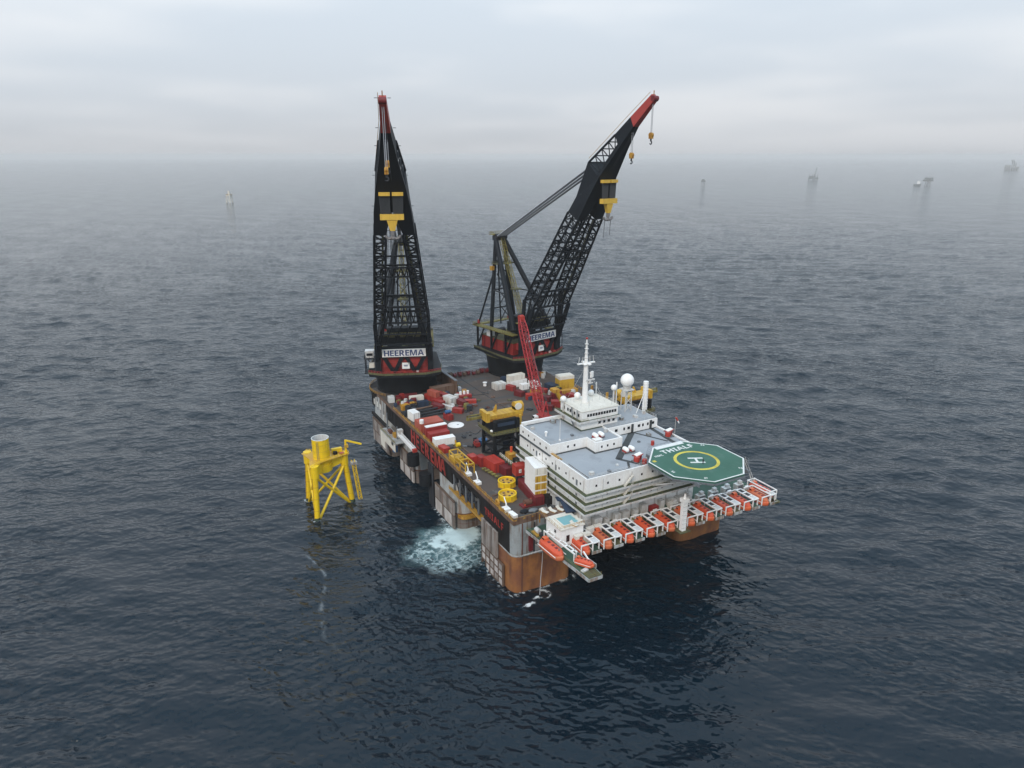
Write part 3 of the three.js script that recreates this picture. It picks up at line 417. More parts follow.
// ------------------------------------------------------------------ helideck
{
  const cx = 54.3, cz = 22, ap = 14.5, y = 46, oct = (a, n = 8) => Array.from({ length: n }, (_, k) => { const t = (k + .5) / n * TAU; return [cx + a / Math.cos(Math.PI / n) * Math.sin(t), cz + a / Math.cos(Math.PI / n) * Math.cos(t)]; });
  const ringShape = (o, i, y0, y1) => { const s = new THREE.Shape(o.map(([x, z]) => new THREE.Vector2(x, -z))); s.holes.push(new THREE.Path(i.map(([x, z]) => new THREE.Vector2(x, -z)))); return new THREE.ExtrudeGeometry(s, { depth: y1 - y0, bevelEnabled: false }).rotateX(-Math.PI / 2).translate(0, y0, 0); };
  const t = thing('helideck', 'green octagonal helideck with yellow ring and white H on the bow', 'helideck', [cx, 43, cz]);
  const d = P('landing_deck', prism(oct(ap), y - .6, y), M.heli, t);
  P('white_edge', ringShape(oct(ap - .02), oct(ap - .5), y + .002, y + .012), M.marking, d);
  P('aiming_circle', ringShape(oct(7.2, 56), oct(6.2, 56), y + .002, y + .012), M.heliYellow, d);
  const lay = (g, x, z, a = 0) => g.rotateX(-Math.PI / 2).rotateY(a).translate(x, y + .004, z);
  P('letter_h', [bx(.75, .01, 4.8, cx - 1.6, y + .007, cz), bx(.75, .01, 4.8, cx + 1.6, y + .007, cz), bx(2.45, .01, .75, cx, y + .007, cz)].map(g => g.translate(-cx, 0, -cz).rotateY(1.12).translate(cx, 0, cz)), M.marking, d);
  P('ship_name', lay(text('THIALF', 2.45, .008).scale(1.15, 1, 1), cx + .6, cz - 9.9, .0), M.marking, d); P('small_mark', lay(text('HMC', 1.1, .008), cx - 8.4, cz - 8.3, 0), M.marking, d);
  for (const [x, z, a] of [[cx - 12.2, cz + 3.2, 1.57], [cx - 6.5, cz + 11.2, .8], [cx + 8, cz + 10.8, -.8], [cx + 10.2, cz - 8.3, 2.4]]) P('weight_mark', lay(text('15', 1.0, .008), x, z, a), M.marking, d);
  P('orange_mark', bx(1.2, .01, 1.2, cx - 12.4, y + .007, cz - 5.6), M.heliYellow, d);
  P('back_fascia', [bx(11.6, .02, 1.8, cx, y + .011, cz - ap + 1.2)], M.marking, d);
  oct(ap + 1.4).forEach(([x, z], k, a) => { const [x2, z2] = a[(k + 1) % 8], q = oct(ap), [u, v] = q[k], [u2, v2] = q[(k + 1) % 8]; P('safety_net', [bar(V(x, y - .1, z), V(x2, y - .1, z2), .05, 4), ...Array.from({ length: 9 }, (_, i) => bar(V(mix(x, x2, i / 8), y - .1, mix(z, z2, i / 8)), V(mix(u, u2, i / 8), y - .5, mix(v, v2, i / 8)), .035, 4))], M.steel, t); });
  oct(ap).forEach(([x, z], k, a) => { const [x2, z2] = a[(k + 1) % 8]; P('edge_girder', beam(V(x, y - .9, z), V(x2, y - .9, z2), .3, .6), M.steel, t); });
  for (let k = 0; k < 5; k++) P('under_beam', bx(.4, 1.1, 25, cx - 10 + k * 5, y - 1.2, cz), M.steel, t);
  for (const [x, z, x2, z2] of [[44, 30, 44, 12], [50, 33, 50, 12], [58, 33, 58, 12], [64, 30, 64, 12]]) { P('strut', bar(V(x, y - 1.6, z), V(x2, 36, z2 + 2), .3, 8), M.whiteDull, t); P('post', bar(V(x, y - 1.6, z2 - 2), V(x, 43.2, z2 - 2), .3, 8), M.whiteDull, t); }
  const o = oct(ap + .3); P('access_stair', [beam(V(68.6, y - .3, 28), V(71.5, 38, 30), 1.2, .3), ...rails([V(68.6, y - .3, 28.6), V(71.5, 38, 30.6)], 1, 1.4, .05)], M.whiteDull, t);
  P('mesh_frame', [...rails([V(69.2, y - 5, 24), V(69.2, y - 5, 29.6)], 4.6, 1.4, .06), bar(V(69.2, y - 2.6, 24), V(69.2, y - 2.6, 29.6), .05, 4)], M.steel, t);
  // windsock
  const w = thing('windsock', 'red and white windsock pole behind the helideck', 'windsock', [67, 43, -3]); P('pole', bar(V(67, 43, -3), V(67, 50, -3), .08, 6), M.whiteDull, w); P('sock', bar(V(67, 49.8, -3), V(67.5, 48.6, -2.4), .4, 8, .22), M.redBright, w); P('sock_end', bar(V(67.5, 48.6, -2.4), V(67.8, 47.8, -2), .24, 8, .16), M.white, w);
}
{ // tiny standing person on the helideck, dark clothes: one continuous lathe-like body
  const x = 54.2, y = 46, z = 25.0, pr = [[0, 0], [.14, .0], [.15, .1], [.12, .45], [.17, .85], [.21, 1.15], [.23, 1.4], [.1, 1.5], [.09, 1.54], [.12, 1.64], [.11, 1.76], [0, 1.82]].map(([r, h]) => new THREE.Vector2(r, h));
  single('person', 'person in dark clothes standing on the helideck beside the H', 'person', [new THREE.LatheGeometry(pr, 12).translate(x, y, z), bar(V(x - .24, y + 1.38, z), V(x - .29, y + .8, z + .05), .06, 6, .045), bar(V(x + .24, y + 1.38, z), V(x + .29, y + .8, z + .05), .06, 6, .045), bar(V(x - .1, y + .85, z), V(x - .14, y, z + .08), .085, 6, .06), bar(V(x + .1, y + .85, z), V(x + .14, y, z - .08), .085, 6, .06)], M.skin, [x, y, z]);
}
// ------------------------------------------------------------------ lifeboat platform, boats and their frames
const PL = 24.6, NB = 10, bX = k => 13 + k * 7.95, bZ = k => 23.4 + k * .34;
{
  const t = thing('lifeboat_platform', 'green decked lifeboat platform running across the bow below the accommodation', 'platform', [4, PL, 0]);
  P('deck', prism([[3.4, 2], [5.8, 34.2], [10.4, 34.2], [11, 16.5], [90.5, 16.5], [90.5, .6]], PL - .5, PL), M.deckGreen, t);
  P('deck_edge_beam', [beam(V(3.4, PL - .5, 2), V(5.8, PL - .5, 34.2), .3, 1), beam(V(5.8, PL - .5, 34.2), V(10.4, PL - .5, 34.2), .3, 1), beam(V(10.4, PL - .5, 34.2), V(11, PL - .5, 16.5), .3, 1)], M.greyPale, t);
  P('tip_deck', prism([[6, 30.6], [6, 34], [10.2, 34], [10.2, 30.6]], PL + .01, PL + .09), M.oliveDark, t);
  for (let k = 0; k < NB; k++) { const x = bX(k) + 3.3; P('finger', span(x - 1.8, x + 1.7, PL - .5, PL, 16.5, bZ(k) - .5), k % 2 ? M.oliveDark : M.deckGreen, t); P('finger_edge', [span(x - 1.8, x + 1.7, PL - .8, PL + .1, bZ(k) - .5, bZ(k) - .25)], M.greyPale, t); P('finger_prop', [bar(V(x, PL - .6, bZ(k) - 1.4), V(x, 15, .5), .3, 6)], M.steel, t); }
  P('end_finger', span(88.2, 90.4, PL - .5, PL, 16.5, 26.6), M.oliveDark, t);
  P('railing', rails([V(3.6, PL, 2.2), V(6, PL, 34), V(10.2, PL, 34)], 1.1, 2, .05), M.olive, t);
  for (let k = 0; k < 12; k++) P('underdeck_rib', span(8 + k * 7.4, 8.5 + k * 7.4, PL - 1.8, PL - .51, 1, 16.2), M.steelDark, t);
  for (let k = 0; k < 10; k++) P('deck_box', bx(1.2, .9 + (k % 3) * .3, 1, 21.5 + k * 6.9, PL + .5, 14.9 + (k % 2) * .6), k % 4 == 1 ? M.orangeDeep : k % 3 ? M.offwhite : M.olive, t);
  for (const z of [13.9, 16.2]) P('fire_main', bar(V(19, PL + .35, z), V(89, PL + .35, z), .16, 7), z < 15 ? M.red : M.steel, t);
  for (let k = 0; k < 20; k++) P('platform_post', bar(V(11.6 + k * 4.1, PL, 16.4), V(11.6 + k * 4.1, PL + 1.1, 16.4), .07, 5), M.olive, t);
  P('side_prop', [bar(V(5, PL - .8, 14), V(3, 14, .2), .3, 7), bar(V(8, PL - .8, 30), V(8, 17, .2), .3, 7)], M.greyPale, t);
}
let boatNo = 0;
function makeBoat(name, label, group) {
  const worn = boatNo++ % 3 == 1; // lies along z, base at y = 0, outer end at +z
  const t = thing(name, label, 'lifeboat', [0, 0, 0], group, 0, true);
  const loft = (prof, top, bot, n = 14) => { // stations [z, half width, y keel, y top]
    const p = [], ring = ([z, w, k, h]) => Array.from({ length: n }, (_, i) => { const a = i / n * TAU, cy = (k + h) / 2, s = Math.sin(a), c = Math.cos(a); return V(Math.sign(c) * Math.pow(Math.abs(c), .75) * w, cy + (h - k) / 2 * Math.sign(s) * Math.pow(Math.abs(s), .85), z); });
    const R = prof.map(ring); for (let i = 0; i + 1 < R.length; i++) for (let j = 0; j < n; j++) { const a = R[i][j], b = R[i][(j + 1) % n], c = R[i + 1][(j + 1) % n], d = R[i + 1][j]; for (const v of [a, b, c, a, c, d]) p.push(v.x, v.y, v.z); }
    const g = new THREE.BufferGeometry(); g.setAttribute('position', new THREE.BufferAttribute(new Float32Array(p), 3)); g.computeVertexNormals(); return g;
  };
  P('hull', loft([[-5, .05, 1.1, 1.3], [-4.85, .8, .55, 1.75], [-4.2, 1.35, .1, 1.9], [-2, 1.6, 0, 1.95], [2, 1.6, 0, 1.95], [3.8, 1.2, .1, 1.95], [4.8, .5, .6, 1.9], [5.1, .05, 1.3, 1.6]]), worn ? M.orangeWorn : M.orange, t);
  P('canopy', loft([[-4.7, .1, 1.5, 2.0], [-4.4, 1.0, 1.2, 2.6], [-3, 1.42, 1.1, 2.95], [2.4, 1.42, 1.1, 2.95], [3.8, 1.0, 1.2, 2.6], [4.5, .2, 1.4, 2.0]]), boatNo % 4 == 2 ? M.orangeWorn : M.orangeDeep, t);
  P('fender_strip', [bx(.12, .18, 8.2, 1.6, 1.55, -.1), bx(.12, .18, 8.2, -1.6, 1.55, -.1)], M.white, t);
  P('conning_tower', bx(1.3, .8, 1.3, 0, 3.15, -3.1), M.orange, t); for (const s of [-1, 1]) P('window', bx(.08, .35, .9, s * .66, 3.25, -3.1), M.glass, t);
  for (const z of [-1.4, .4, 2]) P('hatch', bx(.7, .1, .8, 0, 2.96, z), M.redDark, t);
  P('lifting_hook', [bx(.2, .7, .3, 0, 3.1, 3.2), bx(.2, .7, .3, 0, 3.1, -4)], M.hook, t);
  return t;
}
function makeDavit(label, group) {
  const t = thing('lifeboat_davit', label, 'davit frame', [0, 0, 0], group, 0, true), portal = (z, n) => P(n, [bx(.3, 2.9, .3, -2.05, 1.2, z), bx(.3, 2.9, .3, 2.05, 1.2, z), bx(4.4, .3, .3, 0, 2.8, z)], M.white, t);
  portal(3.7, 'outer_portal'); portal(-4.6, 'inner_portal');
  P('top_beam', bx(.36, .36, 8, 2.05, 2.8, -.45), M.white, t); P('outer_beam', bx(.36, .36, 8.3, 4.5, 2.6, -.45), M.white, t);
  for (const z of [-4.6, -1.8, 1, 3.6]) P('cross_beam', bx(2.05, .3, .45, 3.28, 2.6, z), M.white, t);
  for (const z of [-3.2, -.4, 2.3]) P('grating', bx(2.05, .12, 2.2, 3.28, 2.45, z), M.steelDark, t);
  for (const z of [-4.4, 3.4]) P('leg', bx(.32, 2.5, .32, 4.5, 1.25, z), M.white, t);
  P('white_plate', bx(2.0, .1, 1.9, 3.3, 2.8, 2.6), M.whiteDull, t); P('winch_house', [bx(1.5, 1.2, 1.1, 1.2, 1.4, -6.2)], M.white, t); P('winch_drum', cyl(.5, .5, 1.5, 0, 0, 0, 12).rotateZ(Math.PI / 2).translate(3.1, 1.2, -6.2), M.oliveDark, t); P('winch_bed', bx(4.2, .7, 1.7, 1.8, .35, -6.2), M.olive, t);
  P('fall_wire', [bar(V(0, 2.9, 3.2), V(0, 2.2, 3.2), .07, 4), bar(V(0, 2.9, -4), V(0, 2.2, -4), .07, 4)], M.ropeDark, t);
  return t;
}
{
  const lb = 'orange enclosed lifeboat hanging in a white frame across the bow', lf = 'white lifeboat launching frame with dark gratings across the bow';
  for (let k = 0; k < NB; k++) { const b = makeBoat('lifeboat', lb, 'lifeboats across the bow'), f = makeDavit(lf, 'lifeboat frames across the bow'); b.position.set(bX(k), PL - 1.0, bZ(k) - 4.6); b.scale.set(1.12, 1.12, .95); f.position.set(bX(k), PL + .01, bZ(k) - 4.6); }
  const b1 = makeBoat('lifeboat', 'orange lifeboat slung along the slanting open side of the bow platform', 0); b1.position.set(4.0, PL - .9, 17); b1.rotation.y = .06; b1.scale.set(1.2, 1.15, 1.15);
  const s = thing('boat_rail', 'white sloping beams beside the open side lifeboat', 'davit frame', [6.8, PL, 17]); P('beam', beam(V(5.9, PL + 2.6, 9), V(7.0, PL + 2.6, 25), .36), M.white, s); P('beam', beam(V(7.4, PL + 2.4, 9), V(8.4, PL + 2.4, 24), .36), M.white, s); for (let k = 0; k < 5; k++) P('cross_beam', bx(1.5, .26, .45, 6.8 + k * .25, PL + 2.45, 10 + k * 3.2), M.white, s); for (const [x, z] of [[5.9, 9.2], [7, 24.6], [7.4, 9.2], [8.4, 23.6]]) P('leg', bx(.3, 2.4, .3, x, PL + 1.2, z), M.white, s);
  const b2 = makeBoat('lifeboat', 'orange lifeboat under white rails at the far end of the bow platform', 0); b2.position.set(88.4, PL + .2, 19.6); b2.rotation.y = .06;
  const f2 = thing('boat_rail', 'white rails over the far end lifeboat of the bow platform', 'davit frame', [88.6, PL, 20]); P('beam', beam(V(86.9, PL + 3.6, 14.4), V(87.2, PL + 3.6, 25), .3), M.white, f2); P('beam', beam(V(90.2, PL + 3.6, 14.4), V(90.0, PL + 3.6, 25), .3), M.white, f2); for (const z of [14.6, 24.8]) { P('cross_beam', bx(3.1, .26, .26, 88.55, PL + 3.6, z), M.white, f2); for (const x of [87, 90.1]) P('leg', bx(.26, 3.5, .26, x, PL + 1.75, z), M.white, f2); }
  const r = makeBoat('rescue_boat', 'bright orange rescue boat on the tip of the bow platform', 0); r.scale.set(.85, .72, .62); r.position.set(8.4, PL + .1, 28); r.rotation.y = .55; r.userData.category = 'rescue boat';
  const rc = thing('rescue_boat_cradle', 'white slanted cradle and screen beside the rescue boat', 'cradle', [10, PL, 28]); P('screen', bx(.25, 1.4, 4.6, 10.3, PL + 1.0, 28.6, .1), M.greyPale, rc); P('cradle_rail', beam(V(10.4, PL + 2.2, 24.4), V(9.6, PL + 1.3, 29.6), .35, .45), M.white, rc); P('pad', bx(2.2, .4, 1.2, 7, PL + .3, 30.2, .2), M.whiteDull, rc);
  const t = thing('signal_post', 'white lattice tower standing on the front edge of the bow platform', 'post', [47, PL, 26]), x = 47, z = 26; P('column', bx(1.5, 10.5, 1.5, x, PL + 5.25, z), M.white, t); P('head', [bx(2.2, 1.2, 2.2, x, PL + 10.9, z), cyl(.5, .3, 1.6, x, PL + 11.5, z, 8)], M.white, t); for (let k = 0; k < 6; k++) P('rung', bx(1.7, .16, .5, x, PL + 1.4 + k * 1.5, z + .6), M.whiteDull, t); P('foot', bx(4, .3, 3.4, x, PL + .16, z), M.oliveDark, t);
}
{ // pool house at the corner of the platform
  const t = thing('pool_deck', 'white deckhouse with a small turquoise pool on its roof', 'pool house', [12, PL, 10]), y = 31;
  P('house', span(7.6, 15.6, PL, y - .6, 7.6, 16.4), M.white, t); P('pool_deck_floor', span(7, 18, y - .6, y - .2, 3.6, 7.6), M.brown, t); P('pool_deck_floor', span(7.2, 16, y - .6, y - .2, 7.6, 16.7), M.cream, t); P('floor_post', [bar(V(7.4, DK, 3.8), V(7.4, y - .6, 3.8), .2, 6), bar(V(17.4, DK, 3.8), V(17.4, y - .6, 3.8), .2, 6)], M.amber, t);
  P('pool_rim', [span(8.8, 15, y - .2, y + .4, 10, 10.4), span(8.8, 15, y - .2, y + .4, 15.4, 15.8), span(8.8, 9.2, y - .2, y + .4, 10.4, 15.4), span(14.6, 15, y - .2, y + .4, 10.4, 15.4)], M.cream, t);
  P('pool_water', span(9.2, 14.6, y - .2, y + .2, 10.4, 15.4), M.pool, t); P('handrail', rails([V(7.1, y - .2, 3.8), V(7.1, y - .2, 16.4), V(15.8, y - .2, 16.4)], 1, 1.6, .05), M.amber, t); P('door', bx(1.1, 2.2, .12, 10, 27.2, 16.46), M.glass, t); P('porthole', bx(.12, .9, .9, 7.54, 28.6, 13), M.glass, t);
  for (const [x, z, l] of [[8.6, 5.2, 'a'], [11.2, 5.8, 'b'], [13.8, 6.2, 'c'], [12.6, 16.2, 'd'], [15.4, 14.4, 'e']]) { const s = thing('sun_lounger', 'cream sun lounger beside the small roof pool', 'lounger', [x, y - .19, z], 'loungers round the pool'); P('cushion', bx(1.2, .2, 2.1, x, y + .2, z, .4), M.cream, s); P('backrest', bx(1.2, .2, 1.1, x - .45, y + .55, z - 1.2, .4, .7), M.cream, s); P('frame', bx(1.0, .25, 1.8, x, y - .06, z, .4), M.amber, s); }
  single('blue_canopy', 'dark blue tarpaulin canopy between the pool and the white block', 'canopy', [bx(3.4, .35, 7.4, 16.6, 31.7, 5.6, -.25, .15), bx(2.4, .35, 2.6, 16.2, 32.3, 1.6, -.25)], M.blueDark, [16.6, 31, 5]);
  const names = [['cream locker with an orange stripe below the pool house', M.cream], ['plain cream locker below the pool house', M.cream], ['tall cream locker pair member beside the green walkway', M.offwhite], ['pale locker at the end of the row below the pool', M.offwhite]];
  names.forEach(([l, m], k) => { const x = 13.2 + k * 2.9, z = 17.4 - (k > 1 ? 2.2 : 0), s = thing('locker', l, 'locker', [x, PL, z]); P('cabinet', bx(2.4, 3.2, 1.2, x, PL + 1.6, z), m, s); P('door', bx(1.05, 2.6, .1, x - .58, PL + 1.6, z + .64), m, s); P('door', bx(1.05, 2.6, .1, x + .58, PL + 1.6, z + .64), k == 0 ? M.salmon : m, s); P('top', bx(2.6, .2, 1.4, x, PL + 3.3, z), M.cream, s); });
  const w = thing('winch', 'amber winch and white drum at the outer corner of the platform', 'winch', [5.4, PL, 6]); P('bed', bx(2.6, .5, 3.6, 5.4, PL + .25, 6), M.amber, w); P('drum', cyl(.8, .8, 2, 0, -1, 0, 14).rotateX(Math.PI / 2).translate(5.4, PL + 1.3, 6), M.whiteDull, w); P('motor', bx(1, 1.1, 1.2, 5.4, PL + 1, 8.4), M.steelDark, w);
  for (let k = 0; k < 6; k++) { const x = 54 + k * 6, z = 13.2, s = thing('vent_box', 'white ventilation box under the helideck edge', 'vent', [x, PL, z], 'ventilation boxes under the helideck'); P('box', bx(3, 2.4, 2, x, PL + 1.2, z), M.offwhite, s); P('louvre', bx(2.2, 1.4, .12, x, PL + 1.5, z + 1.12), M.steel, s); P('cowl', bx(1.4, .8, 1.2, x + .5, PL + 3, z), M.whiteDull, s); }
}

// ------------------------------------------------------------------ the two heavy lift cranes
function makeCrane(label, [cx, cz], az, luff, cabSide, drops) {
  const t = thing('heavy_lift_crane', label, 'crane', [cx, DK, cz], 'heavy lift cranes on the stern', az, true);
  const L = (w, r, h) => V(w, h - DK, r);                                     // lateral, forward, height above water
  const cl = Math.cos(luff), sl = Math.sin(luff), B = (w, r, h) => { const a = r - 20, b = h - 46; return L(w, 20 + a * cl - b * sl, 46 + a * sl + b * cl); };
  // turntable
  P('pedestal', [cyl(14.4, 16, 10.3, 0, .02, 0, 48), cyl(15.2, 15.2, .6, 0, .02, 0, 48)], M.black, t);
  P('turntable_ring', cyl(16.8, 16.8, .8, 0, 10.35, 0, 48), M.oliveDark, t);
  const bed = P('slewing_platform', prism([[-15.5, -16.5], [-17.4, 8], [-17, 19], [-10, 22.6], [10, 22.6], [17, 19], [17.4, 8], [15.5, -16.5]], 11.2, 12.8), M.black, t);
  P('platform_edge', [beam(L(-17, 19.1, 40), L(-10, 22.7, 40), .3, 1), beam(L(-10, 22.75, 40), L(10, 22.75, 40), .3, 1), beam(L(10, 22.7, 40), L(17, 19.1, 40), .3, 1), beam(L(-17.5, 8, 40), L(-17.1, 19, 40), .3, .9), beam(L(-15.6, -16.5, 40), L(-17.5, 8, 40), .3, .9), beam(L(17.5, 8, 40), L(17.1, 19, 40), .3, .9)], M.oliveDark, bed);
  P('front_railing', [...rails([L(-17, 19, 40), L(-10, 22.6, 40), L(10, 22.6, 40), L(17, 19, 40)], 1.3, 1.5, .13)], M.red, bed);
  for (let k = 0; k < 7; k++) P('front_locker', bx(1.1, 1.2, .9, -9 + k * 3, 13.5, 21.4), k == 5 ? M.white : k % 2 ? M.redBright : M.red, bed);
  // machinery house
  const house = P('machinery_house', [bx(23, 6.2, 27, 0, 15.9, -1.2), bx(20, 3.4, 10, 0, 17.4, 14.6)], M.red, t);
  P('house_roof', bx(23.6, .3, 27.6, 0, 19.2, -1.2), M.oliveDark, house);
  for (let k = 0; k < 5; k++) P('house_rib', bx(.3, 6, .3, -11.65, 15.9, -12 + k * 5.4), M.redDark, house);
  P('white_cabin', bx(3.2, 3, 3, -10.4, 20.8, -8), M.white, t);
  P('front_screen', bx(21.6, 7.6, .4, 0, 16.6, 18.6), M.red, t);
  for (const [a, b] of [[-9.8, -5], [-.6, -5], [.6, 5], [9.8, 5]]) P('front_brace', beam(L(a, 19.7, 48.6), L(b, 19.7, 39.8), 1.7), M.blackCrane, t);
  P('front_post', beam(L(-12.2, 19.8, 39.8), L(-12.2, 19.8, 54), 2.6, 2.2), M.blackCrane, t); P('front_post', beam(L(12.2, 19.8, 39.8), L(12.2, 19.8, 54), 2.6, 2.2), M.blackCrane, t);
  P('front_header', bx(22, 5.2, 1, 0, 23.2, 19.8), M.blackCrane, t);
  P('small_sign', bx(3.6, 3, .3, .6, 16.5, 20.4), M.white, t); P('small_sign_mark', [bx(2.0, .3, .05, .6, 16.8, 20.6), bx(1.5, .25, .05, .6, 16.35, 20.6)], M.navy, t);
  const sign = P('name_board', bx(20.4, 3.7, .35, 0, 23, 20.9), M.white, t);
  { const gs = [...'HEEREMA'].map(c => text(c, 2.8, .1).scale(1.14, 1, 1)), ws = gs.map(g => { g.computeBoundingBox(); return g.boundingBox.max.x - g.boundingBox.min.x; }), gap = (18.6 - ws.reduce((a, b) => a + b)) / 6; let x = -9.3; gs.forEach((g, i) => { P('letter', g.translate(x + ws[i] / 2, 23, 21.1), M.navy, sign); x += ws[i] + gap; }); }
  // operator's cab on a bracket
  { const s = cabSide, c = P('operator_cab', bx(3.6, 3, 3.6, s * 16.4, 21.2, 14.5), M.white, t); P('cab_window', bx(3.0, 1.3, .2, s * 16.4, 21.4, 16.35), M.glass, c); P('cab_window', bx(.2, 1.3, 2.8, s * 18.25, 21.4, 14.5), M.glass, c); P('cab_roof', bx(4.2, .4, 4.2, s * 16.4, 22.9, 14.5), M.whiteDull, c); P('cab_gallery', [bx(5.4, .3, 5.6, s * 16.4, 19.4, 14.8), ...rails([L(s * 13.9, 17.4, 46.5), L(s * 19, 17.4, 46.5), L(s * 19, 12, 46.5)], 1.1, 1.3, .08)], M.steelDark, c); P('cab_bracket', [bar(L(s * 18.6, 17, 46.4), L(s * 18.6, 17, 40), .22, 6), bar(L(s * 18.6, 12.2, 46.4), L(s * 18.6, 12.2, 40), .22, 6), bar(L(s * 18.6, 12.2, 46.4), L(s * 14.6, 12.2, 40), .22, 6), bx(4.4, .4, 7, s * 17, 12.6, 14.6)], M.blackCrane, c); P('lower_cabin', bx(2.4, 2.2, 2.6, s * 15.6, 16, 15.6), M.cream, c); }
  // raised walkways round the back
  P('gallery', [bx(4, .5, 34, -12.2, 24, -2.4), bx(4, .5, 34, 12.2, 24, -2.4), bx(28, .5, 3, 0, 24, -18)], M.olive, t);
  P('gallery_rail', rails([L(-14, 14.4, 51.2), L(-14, -19.2, 51.2), L(14, -19.2, 51.2), L(14, 14.4, 51.2)], 1.2, 2, .08), M.olive, t);
  for (const w of [-12.4, 12.4]) for (const r of [-17, -5, 7]) { P('gallery_post', beam(L(w, r, 39.8), L(w, r, 50.8), .9), M.blackCrane, t); P('gallery_brace', beam(L(w, r, 40), L(w, r + 6, 50.6), .6), M.blackCrane, t); }
  for (const [w, r, m, hh] of [[-4, -9, M.steelDark, 3], [4, -6, M.oliveDark, 2.6], [-5, 4, M.steelDark, 3.4], [5, 6, M.black, 3], [0, 10, M.steelDark, 2.2]]) P('winch', [cyl(1.6, 1.6, 7, 0, -3.5, 0, 16).rotateZ(Math.PI / 2).translate(w, 19.5 + hh / 2, r), bx(8, hh * .5, 2.6, w, 19.4 + hh * .2, r)], m, t);
  P('winch_house', [bx(21, 5, 7, 0, 27.4, 9.6), bx(16, 3, 5, 0, 31.2, 9)], M.blackCrane, t); for (const w of [-6, 0, 6]) P('sheave_cover', bx(3.4, 1.2, 1, w, 29.4, 13.6), M.oliveDark, t); P('top_walkway', [bx(22, .3, 2, 0, 30.1, 14.4), ...rails([L(-11, 15.3, 57.2), L(11, 15.3, 57.2)], 1.1, 1.5, .09)], M.olive, t);
  for (const w of [-3.4, 3.4]) { P('inner_post', bar(L(w, -8, 52), L(w * .7, -11.5, 86), .4, 8), M.blackCrane, t); P('inner_brace', [0, 1, 2, 3].map(k => bar(L(-w, -8 - k, 54 + k * 8), L(w, -9 - k, 62 + k * 8), .25, 6)), M.blackCrane, t); }
  // A-frame
  const ap = w => L(w, -13, 97);
  for (const s of [-1, 1]) {
    P('front_strut', bar(ap(s * 2.6), L(s * 12.2, 13.5, 53), 1.25, 10, 1.45), M.blackCrane, t);
    P('mid_leg', bar(ap(s * 2.6), L(s * 9.4, -9.5, 40), 1.05, 10), M.blackCrane, t);
    P('back_stay', bar(L(s * 4.6, -12, 80), L(s * 10.6, -18.4, 51.3), .5, 8), M.blackCrane, t);
    P('stay_foot', cyl(.9, .6, 2, s * 10.6, 24.3, -18.4, 10), M.red, t);
  }
  for (const [h, k] of [[84, 4.3], [70, 6.2], [60, 7.6]]) P('cross_tie', bar(L(-k, -12, h), L(k, -12, h), .4, 8), M.steelDark, t);
  for (const s of [-1, 1]) for (const [h, r] of [[84, -5.3], [70, 2.6]]) { const f = (97 - h) / 44; P('side_tie', bar(L(s * (2.6 + 6.8 * (97 - h) / 57), -13 + 3.5 * (97 - h) / 57, h), L(s * (2.6 + 9.6 * f), -13 + 26.5 * f, h), .35, 8), M.steelDark, t); }
  P('apex_head', [bx(7.4, 2.4, 3, 0, 70, -13), cyl(1.7, 1.7, 7, 0, -3.5, 0, 18).rotateZ(Math.PI / 2).translate(0, 70.6, -12.4)], M.steelDark, t);
  P('apex_gallery', [bx(9, .3, 4.4, 0, 71.8, -14.4), ...rails([L(-4.4, -12.3, 99), L(-4.4, -16.4, 99), L(4.4, -16.4, 99), L(4.4, -12.3, 99)], 1.1, 1.4, .08)], M.olive, t);
  P('mid_gallery', [bx(12.5, .4, 5, 0, 57, -9.6), ...rails([L(-6, -7.2, 84.2), L(-6, -12, 84.2), L(6, -12, 84.2), L(6, -7.2, 84.2)], 1.1, 1.6, .08)], M.oliveDark, t); P('amber_lamp_box', bx(2, 2.2, 1.6, -6, 54.6, -12), M.amber, t);
  { const f = i => (a => t => L(a[0], mix(-11.5, 8, t) + a[1], mix(97, 52, t)))([[-1.1, -1], [1.1, -1], [1.1, 1], [-1.1, 1]][i]); const tr = lattice([0, 1, 2, 3].map(f), 14, .16, .12); P('ladder_tower', [...tr.chords.flat(), ...tr.lace], M.olive, t); P('ladder_landing', bx(5, .5, 3.4, 0, 44.6, .6), M.oliveDark, t); }
  // boom: two laced legs, plated middle, open window, red tip
  const [boom] = [-1, 1].map(s => P('boom_foot', [beam(L(s * 12.4, 20, 46), B(s * 12.1, 28, 67), 1.5, 1.7), beam(L(s * 12.4, 19.6, 46), B(s * 12.1, 21.8, 70.6), 1.3, 1.4), beam(L(s * 12.4, 20, 46), B(s * 7.9, 28, 67), 1.1), beam(L(s * 12.4, 19.6, 46), B(s * 7.9, 21.8, 70.6), .9), beam(B(s * 12.5, 26.4, 58), B(s * 12.5, 20.6, 60), .7)], M.blackCrane, t));
  const legs = 13;
  for (const s of [-1, 1]) {
    const f = (inn, back) => u => B(s * (mix(12.1, 7.9, u) - (inn ? 4.6 : 0)), 28 + 25 * u + (back ? -6.2 : 0), 67 + 43.5 * u + (back ? 3.6 : 0));
    const tr = lattice([f(0, 0), f(1, 0), f(1, 1), f(0, 1)], legs, .55, .31);
    const leg = P('boom_leg_lacing', tr.lace, M.blackCrane, t);
    tr.chords.forEach(c => P('chord', c, M.blackCrane, leg));
    P('leg_ladder', [beam(f(1, 0)(0), f(1, 0)(1), .7, .5)].map(g => g.translate(s * 1.4, 0, -2.4)), M.oliveDark, leg);
  }
  const at = (u, back) => [28 + 25 * u + (back ? -6.2 : 0), 67 + 43.5 * u + (back ? 3.6 : 0), mix(12.1, 7.9, u)];
